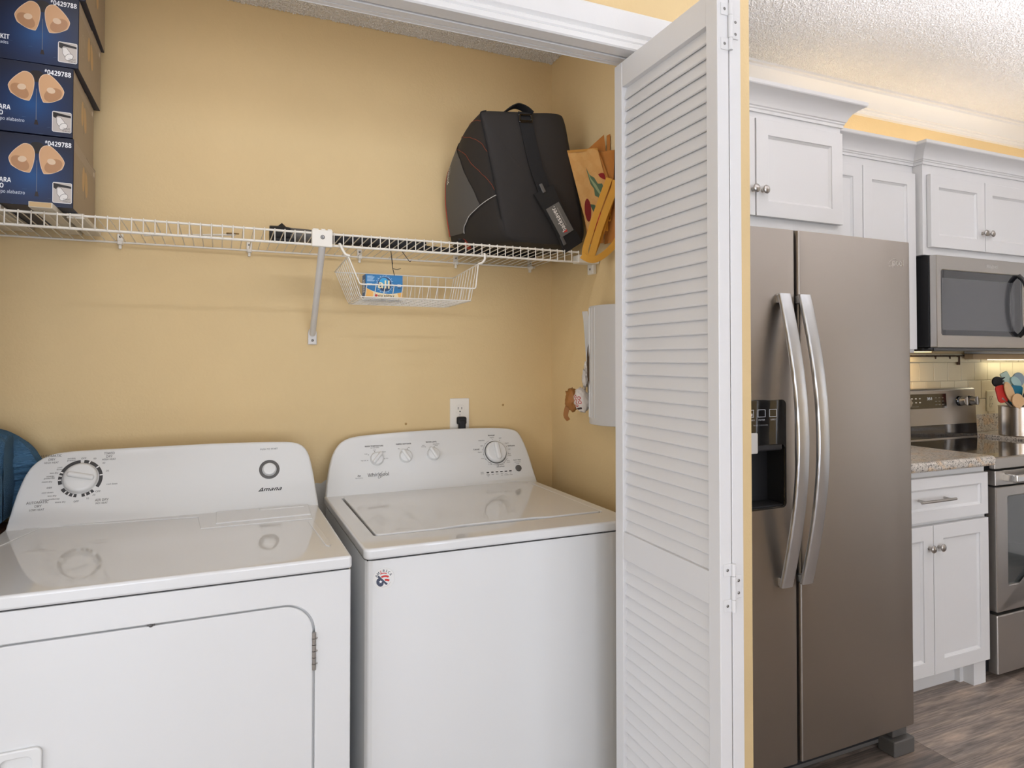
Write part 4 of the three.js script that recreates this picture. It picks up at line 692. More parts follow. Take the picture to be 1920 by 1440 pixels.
// ---- yellow tote bag squeezed in beside the wall
{
  const t = thing('tote_bag', 'golden yellow tote bag printed with leaves, its straps hanging down', 'tote bag');
  const pr = canvasTex(1024, 2048, (c, w, h) => {
    c.fillStyle = '#cf9a58'; c.fillRect(0, 0, w, h); c.globalAlpha = 0.12; for (let i = 0; i < 70; i++) { c.fillStyle = i % 2 ? '#dcb178' : '#bf8a48'; c.beginPath(); c.ellipse((i * 373) % w, (i * 611) % h, 60 + (i * 17) % 80, 120, 0.2, 0, 7); c.fill(); } c.globalAlpha = 1;
    c.translate(-60, -260); c.scale(1.45, 1.75);
    const leaf = (pts, col) => { c.fillStyle = col; c.beginPath(); pts.forEach((p, i) => i ? c.lineTo(...p) : c.moveTo(...p)); c.closePath(); c.fill(); };
    leaf([[380, 420], [430, 560], [520, 640], [560, 760], [650, 800], [660, 900], [760, 980], [720, 1060], [770, 1140], [690, 1200], [700, 1300], [600, 1300], [560, 1240], [520, 1120], [470, 1080], [490, 960], [430, 900], [450, 800], [400, 700]], '#55684a');
    leaf([[400, 470], [440, 620], [520, 760], [560, 900], [640, 1100], [560, 1000], [480, 800], [420, 640]], '#8f9a6e');
    leaf([[260, 950], [360, 1010], [420, 1080], [520, 1140], [470, 1210], [560, 1260], [430, 1260], [330, 1180]], '#46583e');
    c.fillStyle = '#8c1f1b'; c.beginPath(); c.moveTo(620, 620); c.bezierCurveTo(720, 590, 830, 700, 850, 830); c.bezierCurveTo(830, 880, 800, 860, 790, 820); c.bezierCurveTo(740, 760, 640, 720, 620, 620); c.fill();
    c.fillStyle = '#a02019'; c.beginPath(); c.ellipse(330, 1320, 170, 220, 0.1, 0, 7); c.fill(); c.fillStyle = '#c84a34'; c.beginPath(); c.ellipse(380, 1240, 50, 90, 0.2, 0, 7); c.fill();
    for (let i = 0; i < 60; i++) { c.fillStyle = ['#6e1f18', '#efe0b6', '#5d5a30', '#a8502c'][i % 4]; c.beginPath(); c.ellipse(330 + (i * 97) % 330, 1450 + (i * 61) % 330, 22, 12, i, 0, 7); c.fill(); }
    c.fillStyle = '#7c1d18'; c.beginPath(); c.ellipse(180, 1000, 90, 150, 0.3, 0, 7); c.fill();
  });
  const sheet = (P, nu, nv, wob = 0, th = 0.0018) => { // P: four corners, bilinear, with thickness
    const at = (u, v, o) => { const a = P[0].clone().lerp(P[1], u), b = P[3].clone().lerp(P[2], u); const p = a.lerp(b, v); const n = V().crossVectors(V().subVectors(P[1], P[0]), V().subVectors(P[3], P[0])).normalize(); return p.addScaledVector(n, o + wob * Math.sin(u * 5 + v * 4) * Math.sin(Math.PI * u)); };
    const pos = [], uv = []; const q = (a, b, c, d, U) => { for (const k of [0, 1, 2, 0, 2, 3]) { const p = [a, b, c, d][k]; pos.push(p.x, p.y, p.z); uv.push(...U[k]); } };
    for (let i = 0; i < nu; i++) for (let j = 0; j < nv; j++) { const u0 = i / nu, u1 = (i + 1) / nu, v0 = j / nv, v1 = (j + 1) / nv, U = [[u0, 1 - v0], [u1, 1 - v0], [u1, 1 - v1], [u0, 1 - v1]]; q(at(u0, v0, 0), at(u1, v0, 0), at(u1, v1, 0), at(u0, v1, 0), U); q(at(u0, v0, th), at(u0, v1, th), at(u1, v1, th), at(u1, v0, th), [U[0], U[3], U[2], U[1]]); }
    const g = new THREE.BufferGeometry(); g.setAttribute('position', new THREE.Float32BufferAttribute(pos, 3)); g.setAttribute('uv', new THREE.Float32BufferAttribute(uv, 2)); g.computeVertexNormals(); return toCreasedNormals(g, 0.8);
  };
  const tl = V(1.01, 1.996, -1.872), tr = V(1.067, 1.985, -1.781), br = V(1.095, 1.70, -1.762), bl = V(1.088, 1.70, -1.85);
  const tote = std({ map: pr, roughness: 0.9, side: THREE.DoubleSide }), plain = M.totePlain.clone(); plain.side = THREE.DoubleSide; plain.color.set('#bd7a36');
  obj('front_panel', sheet([tl, tr, V(1.103, 1.80, -1.75), V(1.085, 1.72, -1.86)], 10, 16, 0.004), tote, t);
  obj('top_hem', sheet([tl.clone().add(V(-0.001, 0.001, 0.0015)), tr.clone().add(V(-0.001, 0.001, 0.0015)), tr.clone().add(V(0.001, -0.006, 0.0015)), tl.clone().add(V(0.002, -0.006, 0.0015))], 4, 1, 0, 0.004), M.totePlain, t);
  obj('gusset', [sheet([V(1.068, 1.983, -1.782), V(1.098, 1.875, -1.752), V(1.103, 1.72, -1.75), V(1.094, 1.72, -1.80)], 6, 10, 0.003), sheet([V(1.073, 1.982, -1.80), V(1.113, 1.978, -1.755), V(1.106, 1.872, -1.75), V(1.098, 1.868, -1.76)], 6, 8, 0.004), sheet([V(1.114, 1.98, -1.80), V(1.115, 1.98, -1.72), V(1.116, 1.70, -1.72), V(1.116, 1.70, -1.82)], 4, 8, 0.002), sheet([V(1.099, 1.86, -1.775), V(1.115, 1.86, -1.70), V(1.115, 1.69, -1.70), V(1.097, 1.69, -1.79)], 6, 8, 0.006)], plain, t);
  obj('back_panel', [sheet([V(1.052, 1.99, -1.815), V(1.1, 2.037, -1.795), V(1.105, 1.985, -1.793), V(1.054, 1.985, -1.813)], 4, 4), sheet([V(1.107, 2.033, -1.79), V(1.117, 2.039, -1.786), V(1.1165, 1.985, -1.786), V(1.108, 1.985, -1.79)], 2, 4), sheet([V(1.03, 1.97, -1.86), V(1.112, 1.97, -1.81), V(1.113, 1.70, -1.82), V(1.085, 1.70, -1.865)], 4, 6)], plain, t);
  const w = V(0.916, 0.0, 0.4);
  const s1 = obj('strap', [band(curve([V(1.086, 1.884, -1.742), V(1.074, 1.862, -1.736), V(1.051, 1.80, -1.742), V(1.030, 1.73, -1.752), V(1.014, 1.652, -1.766), V(1.022, 1.639, -1.766)], 24), 0.019, 0.002, () => w), band(curve([V(1.100, 1.876, -1.728), V(1.094, 1.855, -1.724), V(1.075, 1.80, -1.732), V(1.053, 1.73, -1.745), V(1.036, 1.66, -1.757), V(1.030, 1.637, -1.76)], 24), 0.021, 0.002, () => w)], M.toteStrap, t);
  obj('strap', [band(curve([V(1.098, 1.83, -1.745), V(1.082, 1.775, -1.749), V(1.064, 1.71, -1.757), V(1.042, 1.650, -1.766), V(1.036, 1.637, -1.762)], 20), k => 0.018 - 0.004 * k, 0.002, () => w), band(curve([V(1.006, 1.648, -1.771), V(1.018, 1.638, -1.764), V(1.037, 1.633, -1.756), V(1.062, 1.645, -1.745), V(1.09, 1.672, -1.733), V(1.106, 1.70, -1.72)], 24), 0.02, 0.002, () => V(0, 1, 0.2))], M.toteStrap, t);
  obj('toggle', [tubeThrough(Array.from({ length: 19 }, (_, i) => V(1.094 + 0.008 * Math.cos(i / 18 * 6.283), 1.768 + 0.011 * Math.sin(i / 18 * 6.283), -1.757)), 0.0028, 8), bx(1.075, 1.092, 1.725, 1.757, -1.762, -1.757, 0.002)], M.toteStrap, t);
}
// ================================================================ ON THE CLOSET WALLS AND BESIDE THE DRYER
{
  const t = thing('power_outlet', 'white double power outlet on the closet wall behind the washing machine', 'outlet', [0.761, 1.138, -2.2]);
  obj('cover_plate', ext(rrect(-0.035, -0.057, 0.035, 0.057, 0.003), 0.006, 0.0022).translate(0, 0, 0), M.outlet, t);
  for (const s of [1, -1]) {
    const r = obj('socket', ext(rrect(-0.0165, -0.0145, 0.0165, 0.0145, 0.011), 0.0022, 0.0006, 8).translate(0, s * 0.0195, 0.006), M.outlet, t);
    if (s > 0) obj('slots', [bx(-0.0075, -0.0055, s * 0.0195 - 0.001, s * 0.0195 + 0.008, 0.0078, 0.0084), bx(0.0055, 0.0075, s * 0.0195 - 0.0005, s * 0.0195 + 0.0075, 0.0078, 0.0084), faceZ(lathe([[0, 0.0084], [0.0026, 0.0084], [0.0026, 0.0078]], 12)).translate(0, s * 0.0195 - 0.008, 0)], M.blackMatte, r);
  }
  obj('screw', faceZ(lathe([[0, 0.0018], [0.0022, 0.0014], [0.003, 0]], 12)).translate(0, 0, 0.006), M.plasticGrey, t);
  const p = thing('power_plug', 'black power plug with its cord in the lower outlet socket', 'plug', [0.763, 1.118, -2.2]);
  obj('plug_body', [bx(-0.016, 0.016, -0.012, 0.014, 0.0084, 0.03, 0.006), bx(-0.012, 0.012, -0.034, 0.004, 0.012, 0.034, 0.007)], M.blackMatte, p);
  obj('cord', tubeThrough(curve([V(0, -0.03, 0.023), V(0.001, -0.06, 0.025), V(0.004, -0.12, 0.022), V(0.01, -0.4, 0.02), V(0.02, -0.9, 0.02)], 20), 0.0052, 10), M.blackMatte, p);
}
{ // bag dispenser on the right wall, axis along y
  const t = thing('bag_dispenser', 'white plastic wall dispenser for grocery bags by the louvred door', 'dispenser', [1.122, 1.13, -1.765]);
  const sect = (k, inset) => { const a = -Math.PI / 2 + k * Math.PI; return [-(0.075 - inset) * Math.cos(a), -(0.10 - inset) * Math.sin(a)]; };
  const shell = (a0, a1, y0, y1, th) => { const s = new THREE.Shape(); const n = 24, A = [], B = []; for (let i = 0; i <= n; i++) { const k = a0 + (a1 - a0) * i / n; A.push(sect(k, 0)); B.push(sect(k, th)); } [...A, ...B.reverse()].forEach(([x, z], i) => i ? s.lineTo(x, -z) : s.moveTo(x, -z)); s.closePath(); return toCreasedNormals(ext(s, y1 - y0, 0.001, 8, 1).rotateX(-Math.PI / 2).translate(0, y0, 0), 0.6); };
  obj('body', [shell(0, 0.92, 0.012, 0.365, 0.003), shell(0, 0.93, 0, 0.03, 0.006)], M.plasticGrey, t);
  obj('rib', [0.5, 0.56, 0.62, 0.68].map(k => { const [x, z] = sect(k, -0.0005); return cyl(V(x, 0.02, z), V(x, 0.36, z), 0.0014, 0.0014, 6); }), M.plastic, t);
  obj('floor', (() => { const s = new THREE.Shape(); for (let i = 0; i <= 24; i++) { const [x, z] = sect(i / 24, 0.002); i ? s.lineTo(x, -z) : s.moveTo(x, -z); } s.closePath(); return ext(s, 0.004).rotateX(-Math.PI / 2).translate(0, 0.004, 0); })(), M.plastic, t);
  obj('wall_flange', [band([V(-0.022, 0.358, -0.153), V(-0.021, 0.33, -0.146), V(-0.021, 0.2, -0.128), V(-0.021, 0.12, -0.122), V(-0.021, 0.07, -0.118)], 0.018, 0.004, () => V(1, 0, 0.25)), bx(-0.004, -0.0005, 0.02, 0.36, -0.085, 0.09, 0.001), bx(-0.022, -0.0005, 0.02, 0.05, -0.125, -0.08, 0.001)], M.plastic, t);
  const crumple = (r, sx, sy, sz, amp, seed) => { const g = mergeVertices(new THREE.IcosahedronGeometry(r, 5)); const p = g.attributes.position; for (let i = 0; i < p.count; i++) { const v = V().fromBufferAttribute(p, i), n = v.clone().normalize(); const w = Math.abs(fbm(N1, (n.x + 2) * 3 + seed, (n.y + 2) * 3 + n.z * 2, 64, 3) - 0.5) * 2; v.addScaledVector(n, amp * (w - 0.4)); p.setXYZ(i, v.x * sx, v.y * sy, v.z * sz); } const u = g.attributes.uv; if (u) for (let i = 0; i < p.count; i++) u.setXY(i, p.getZ(i) / 0.06 + 0.5, p.getY(i) / 0.06 + 0.5); g.computeVertexNormals(); return g; };
  const bagPrint = canvasTex(256, 256, c => { c.fillStyle = '#ddd3c8'; c.fillRect(0, 0, 256, 256); c.strokeStyle = '#b23a34'; c.lineWidth = 11; for (let i = 0; i < 5; i++) { c.beginPath(); c.arc(90 + (i % 2) * 62, 70 + i * 28, 20, 0, 6.3); c.stroke(); } c.fillStyle = '#3a2420'; c.fillRect(80, 222, 70, 26); });
  const wb = thing('plastic_bag', 'crumpled white plastic bag with red print poking from the dispenser', 'plastic bag', [1.052, 1.2, -1.855], 0, 'bags in the dispenser');
  obj('bulge', crumple(0.034, 0.72, 1.25, 0.75, 0.014, 1).rotateX(-0.2).rotateY(0.5), std({ map: bagPrint, roughness: 0.45, side: THREE.DoubleSide }), wb);
  obj('tail', [crumple(0.018, 0.6, 1.9, 0.7, 0.012, 5).translate(0.022, 0.068, -0.016), crumple(0.012, 0.6, 1.6, 0.8, 0.006, 8).translate(0.028, 0.105, -0.02)], std({ color: '#d9cfc2', roughness: 0.5 }), wb);
  const bb = thing('plastic_bag', 'crumpled brown plastic bag drooping out of the dispenser', 'plastic bag', [1.046, 1.198, -1.905], 0, 'bags in the dispenser');
  const brown = std({ color: '#a0682f', roughness: 0.55, side: THREE.DoubleSide });
  obj('bulge', crumple(0.035, 0.7, 1.15, 0.8, 0.016, 3), brown, bb);
  obj('stuffing', crumple(0.036, 0.8, 4.2, 1.9, 0.006, 6).translate(0.034, 0.11, 0.118), std({ color: '#4a3828', roughness: 0.8 }), bb);
  obj('tail', band(curve([V(0.004, -0.01, -0.026), V(-0.002, -0.035, -0.036), V(-0.006, -0.055, -0.034), V(0.002, -0.068, -0.03)], 10), k => 0.02 - 0.006 * k, 0.0015, () => V(0.6, 0.1, 0.8)), brown, bb);
}
{ // blue towel heaped on a hamper left of the dryer
  const h = thing('laundry_hamper', 'brown wooden hamper mostly hidden left of the dryer', 'hamper', [-0.695, 0, -1.93]);
  obj('body', bx(-0.19, 0.19, 0.02, 0.885, -0.2, 0.2, 0.01), M.wicker, h); obj('lid', bx(-0.2, 0.2, 0.887, 0.905, -0.21, 0.21, 0.006), M.wicker, h);
  const t = thing('towel', 'blue terry towel heaped on the hamper left of the dryer', 'towel', [-0.60, 0.906, -2.085]);
  const nu = 120, nv = 60, P = [];
  for (let j = 0; j <= nv; j++) for (let i = 0; i <= nu; i++) {
    const a = i / nu * 2 * Math.PI, v = j / nv; // v from the crown down
    const prof = Math.sin(Math.min(1, v * 1.25) * Math.PI / 2) * 0.175 + 0.035 * Math.max(0, v - 0.6);
    const fold = 0.05 * v * (Math.abs(Math.sin(a * 5 + 1.6 * Math.sin(a * 2) + v * 1.5)) - 0.6) + 0.018 * v * Math.sin(a * 17 + v * 5) + 0.03 * (fbm(N2, (Math.cos(a) + 2) * 3, (Math.sin(a) + 2) * 3 + v * 4, 64, 3) - 0.5) * Math.sin(v * Math.PI);
    const r = Math.max(0.001, prof + fold); const y = 0.29 * Math.cos(Math.min(1, v * 0.92) * Math.PI / 2) ** 0.8 + 0.02 * Math.sin(a * 3) * v * (1 - v);
    P.push(V(r * Math.cos(a) * 1.02, Math.max(0.002, y - 0.03), Math.min(0.19, Math.max(-0.112, r * Math.sin(a) * 0.75))));
  }
  for (const p of P) if (p.x > 0.112 && p.z > -0.012 - 0.4 * Math.max(0, 0.05 - Math.abs(p.y - 0.1))) p.x = 0.112; // kept clear of the dryer console
  const g = new THREE.BufferGeometry(), idx = [], uv = []; for (let j = 0; j <= nv; j++) for (let i = 0; i <= nu; i++) uv.push(i / nu * 1.1, j / nv * 0.35);
  for (let j = 0; j < nv; j++) for (let i = 0; i < nu; i++) { const o = j * (nu + 1) + i; idx.push(o, o + 1, o + nu + 2, o, o + nu + 2, o + nu + 1); }
  g.setAttribute('position', new THREE.Float32BufferAttribute(P.flatMap(p => [p.x, p.y, p.z]), 3)); g.setAttribute('uv', new THREE.Float32BufferAttribute(uv, 2)); g.setIndex(idx); g.computeVertexNormals();
  M.denim.side = THREE.DoubleSide;
  obj('cloth', g, M.denim, t);
}

// ================================================================ KITCHEN
function shaker(parent, x0, x1, y0, y1, z, st = 0.056, name = 'door', m = M.cabinet) { // z = face of the door
  const s = rrect(x0, y0, x1, y1, 0); s.holes.push(rrect(x0 + st, y0 + st, x1 - st, y1 - st, 0, THREE.Path));
  const d = obj(name, metreUV(ext(s, 0.020, 0.0018, 1, 2)).translate(0, 0, z - 0.020), m, parent);
  obj('panel', bx(x0 + st - 0.006, x1 - st + 0.006, y0 + st - 0.006, y1 - st + 0.006, z - 0.018, z - 0.0105), m, d);
  { const a = x0 + st, b = x1 - st, c = y0 + st, e = y1 - st, w = 0.008, tri = []; // sloped inner moulding
    const q = (A, B, C, E2) => { for (const p of [A, B, C, A, C, E2]) tri.push(...p); };
    const zo = z - 0.004, zi = z - 0.0103; q([a, c, zo], [b, c, zo], [b - w, c + w, zi], [a + w, c + w, zi]); q([b, c, zo], [b, e, zo], [b - w, e - w, zi], [b - w, c + w, zi]); q([b, e, zo], [a, e, zo], [a + w, e - w, zi], [b - w, e - w, zi]); q([a, e, zo], [a, c, zo], [a + w, c + w, zi], [a + w, e - w, zi]);
    const g = new THREE.BufferGeometry(); g.setAttribute('position', new THREE.Float32BufferAttribute(tri, 3)); g.computeVertexNormals(); obj('moulding', g, m, d); }
  return d;
}
const knobG = faceZ(lathe([[0, 0.027], [0.006, 0.0265], [0.0125, 0.024], [0.0155, 0.0205], [0.0135, 0.0175], [0.007, 0.0135], [0.0048, 0.008], [0.0065, 0.002], [0.0075, 0]], 24));
function knobOn(d, x, y, z) { return obj('knob', knobG.clone().translate(x, y, z), M.nickel, d); }
const crownCab = [[0, 0], [0.008, 0], [0.008, 0.010], [0.012, 0.013], [0.012, 0.018], [0.016, 0.021], [0.021, 0.034], [0.031, 0.049], [0.046, 0.061], [0.060, 0.068], [0.066, 0.0705], [0.0685, 0.074], [0.0685, 0.086], [0, 0.086]];
{
  const t = thing('wall_cabinet', 'white double-door cabinet directly above the refrigerator with knobs low on its doors', 'cabinet');
  obj('carcass', [bx(1.24, 2.155, 1.80, 2.3, -2.336, -1.812, 0.001)], M.cabinet, t);
  const a = shaker(t, 1.252, 1.7125, 1.835, 2.18, -1.79), b = shaker(t, 1.7185, 2.141, 1.835, 2.18, -1.79);
  knobOn(a, 1.700, 1.925, -1.79); knobOn(b, 1.745, 1.925, -1.79);
  obj('crown', orient(sweep(crownCab, [[1.24, -1.812], [2.155, -1.812], [2.155, -2.03]], 2.208, true)), M.cabinet, t);
}
{
  const t = thing('wall_cabinet', 'tall white cabinet between refrigerator and microwave', 'cabinet');
  obj('carcass', bx(2.157, 2.885, 1.36, 2.3, -2.336, -2.042, 0.001), M.cabinet, t);
  const a = shaker(t, 2.185, 2.534, 1.375, 2.17, -2.02), b = shaker(t, 2.538, 2.874, 1.375, 2.17, -2.02); knobOn(a, 2.513, 1.42, -2.02); knobOn(b, 2.56, 1.42, -2.02);
  obj('crown', orient(sweep(crownCab, [[2.157, -2.042], [2.885, -2.042]], 2.208, true)), M.cabinet, t);
}
{
  const t = thing('wall_cabinet', 'white cabinet above the microwave with two small doors', 'cabinet');
  obj('carcass', bx(2.887, 3.70, 1.80, 2.3, -2.336, -1.997, 0.001), M.cabinet, t);
  const a = shaker(t, 2.912, 3.294, 1.835, 2.162, -1.975), b = shaker(t, 3.298, 3.68, 1.835, 2.162, -1.975); knobOn(a, 3.272, 1.92, -1.975); knobOn(b, 3.32, 1.92, -1.975);
  obj('crown', orient(sweep(crownCab, [[2.887, -2.046], [2.887, -1.997], [3.70, -1.997], [3.70, -2.046]], 2.208, true)), M.cabinet, t);
}
{
  const t = thing('wall_cabinet', 'white cabinet at the picture edge right of the microwave', 'cabinet');
  obj('carcass', bx(3.702, 4.50, 1.36, 2.3, -2.336, -2.042, 0.001), M.cabinet, t);
  const a = shaker(t, 3.715, 4.098, 1.375, 2.17, -2.02), b = shaker(t, 4.102, 4.487, 1.375, 2.17, -2.02); knobOn(a, 4.076, 1.42, -2.02); knobOn(b, 4.124, 1.42, -2.02);
  obj('crown', orient(sweep(crownCab, [[3.702, -2.042], [4.5, -2.042]], 2.208, true)), M.cabinet, t);
}
{ // warm light strip on top of the cabinets
  const t = thing('light_strip', 'warm LED light strip lying on top of the wall cabinets', 'light strip');
  obj('strip', bx(2.2, 4.4, 2.3005, 2.308, -2.175, -2.155), std({ color: '#fff0d0', emissive: '#ffd9a0', emissiveIntensity: 2 }), t);
  areaLight(2.2, 0.02, '#ffefd8', LIGHT.cove, [3.3, 2.309, -2.165], [3.3, 3.0, -2.32]);
}
{ // base cabinet
  const t = thing('base_cabinet', 'white base cabinet with one drawer over two doors beside the range', 'cabinet');
  obj('carcass', [bx(2.2, 2.902, 0.1, 0.895, -2.336, -1.757, 0.001), bx(2.2, 2.8, 0, 0.1, -2.336, -1.822), bx(2.822, 2.898, 0, 0.1, -1.90, -1.757, 0.001), bx(2.8, 2.822, 0, 0.1, -2.336, -1.80)], M.cabinet, t);
  const dr = shaker(t, 2.216, 2.892, 0.698, 0.868, -1.735, 0.044, 'drawer');
  const z0 = -1.735;
  obj('handle', [cyl(V(2.44, 0.785, z0 + 0.032), V(2.64, 0.785, z0 + 0.032), 0.0055, 0.0055, 14), cyl(V(2.465, 0.785, z0), V(2.465, 0.785, z0 + 0.032), 0.0048), cyl(V(2.615, 0.785, z0), V(2.615, 0.785, z0 + 0.032), 0.0048)], M.nickel, dr);
  const a = shaker(t, 2.216, 2.5495, 0.104, 0.682, -1.735), b = shaker(t, 2.5535, 2.892, 0.104, 0.682, -1.735);
  knobOn(a, 2.524, 0.597, -1.735); knobOn(b, 2.58, 0.597, -1.735);
}
{
  const slab = (x0, x1, name, label) => { const s = rrect(0, 0.896, 0.63, 0.936, [0, 0.012, 0.016, 0]); const g = ext(s, x1 - x0, 0.004, 8).rotateY(-Math.PI / 2).translate(x1, 0, -2.338); return tag(obj(name, metreUV(g), M.granite), label, 'countertop'); };
  slab(2.165, 2.902, 'countertop', 'speckled granite countertop on the base cabinet beside the refrigerator'); slab(3.698, 4.9, 'countertop', 'speckled granite countertop right of the range under the utensil crock');
  tag(obj('base_cabinet', [bx(3.70, 4.9, 0.1, 0.895, -2.336, -1.757)], M.cabinet), 'white base cabinet right of the range', 'cabinet');
  tag(obj('granite_upstand', bx(3.70, 4.9, 0.9362, 1.03, -2.338, -2.318, 0.002), M.granite), 'speckled granite upstand along the wall behind the utensil crock', 'upstand');
}
{ // cabinets round the window on the right-hand wall, which the steel fronts mirror
  const run = (name, label, x, y0, y1, z0, z1, n) => { const t = thing(name, label, 'cabinet'); obj('carcass', bx(x, 5.199, y0, y1, z0, z1), M.cabinet, t); const w = (z1 - z0) / n; for (let i = 0; i < n; i++) { const d = shaker(t, -w / 2 + 0.003, w / 2 - 0.003, y0 + 0.01, y1 - 0.04, 0); d.rotation.y = -Math.PI / 2; d.position.set(x - 0.02, 0, z0 + (i + 0.5) * w); } };
  run('wall_cabinet', 'white wall cabinets left of the sink window on the side wall', 4.87, 1.36, 2.3, -1.69, 0.4, 4);
  run('base_cabinet', 'row of white base cabinets under the sink window on the side wall', 4.62, 0.1, 0.895, -1.69, 1.25, 6);
  tag(obj('countertop', bx(4.59, 5.199, 0.896, 0.936, -1.69, 1.27, 0.006), M.granite), 'speckled granite countertop under the sink window', 'countertop');
}
{ // tiles
  const b = obj('backsplash', bx(2.165, 4.9, 1.0, 1.36, -2.3395, -2.334), M.grout, wallKitchen);
  const tints = ['#dccfae', '#d9cba9', '#e0d4b4'].map(c => { const m = M.tile.clone(); m.color.set(c); return m; });
  const tg = bx(0, 0.1095, 0, 0.097, 0, 0.006, 0.002);
  [1.0165, 1.1165, 1.2165].forEach((y, r) => { for (let x = 2.99 + (r % 2 ? 0.056 : 0.001) + (r === 2 ? 0 : 0); x < 4.75; x += 0.1125) { const m = new THREE.Mesh(tg, tints[Math.floor(rnd() * 3)]); m.name = 'tile'; m.castShadow = m.receiveShadow = true; m.position.set(x, y, -2.3345); b.add(m); } });
  for (let x = 2.99; x < 4.75; x += 0.1125) { const m = new THREE.Mesh(bx(0, 0.1095, 0, 0.042, 0, 0.006, 0.002), tints[Math.floor(rnd() * 3)]); m.name = 'tile'; m.position.set(x + 0.056, 1.3165, -2.3345); b.add(m); }
  const o = thing('power_outlet', 'almond power outlet in the tiled backsplash between range and utensil crock', 'outlet', [3.905, 1.10, -2.3285]);
  obj('cover_plate', ext(rrect(-0.035, -0.057, 0.035, 0.057, 0.004), 0.008, 0.003), M.almond, o);
  for (const s of [1, -1]) { const r = obj('socket', ext(rrect(-0.0165, -0.0145, 0.0165, 0.0145, 0.011), 0.002, 0.0005, 8).translate(0, s * 0.0195, 0.008), M.almond, o); obj('slots', [bx(-0.0075, -0.005, s * 0.0195, s * 0.0195 + 0.008, 0.0098, 0.0104), bx(0.005, 0.0075, s * 0.0195, s * 0.0195 + 0.008, 0.0098, 0.0104), bx(-0.002, 0.002, s * 0.0195 - 0.01, s * 0.0195 - 0.006, 0.0098, 0.0104)], M.blackMatte, r); }
  const cr = thing('cable_raceway', 'pale cable cover with dark cable clips on the tiles under the microwave', 'cable cover');
  obj('cover', [bx(3.0, 3.625, 1.316, 1.343, -2.328, -2.312, 0.003)], M.almond, cr);
  obj('cable', [cyl(V(3.0, 1.3465, -2.318), V(3.70, 1.349, -2.318), 0.003, 0.003, 8), ...[3.43, 3.545].map(x => bx(x - 0.005, x + 0.005, 1.332, 1.346, -2.316, -2.309, 0.002)), bx(3.612, 3.628, 1.30, 1.346, -2.322, -2.309, 0.003)], std({ color: '#4a3423', roughness: 0.7 }), cr);
  const lb = thing('light_bar', 'slim LED light bar under the cabinet right of the microwave', 'light bar');
  obj('housing', bx(3.66, 4.4, 1.33, 1.3585, -2.31, -2.26, 0.004), std({ color: '#b59b78', roughness: 0.6 }), lb);
  obj('diffuser', bx(3.84, 4.38, 1.326, 1.3305, -2.30, -2.27), std({ color: '#fff3d6', emissive: '#fff0cc', emissiveIntensity: 2.0 }), lb);
  areaLight(0.54, 0.03, '#f6f1d4', LIGHT.underRight, [4.11, 1.3245, -2.285], [4.11, 0.5, -2.285]);
}
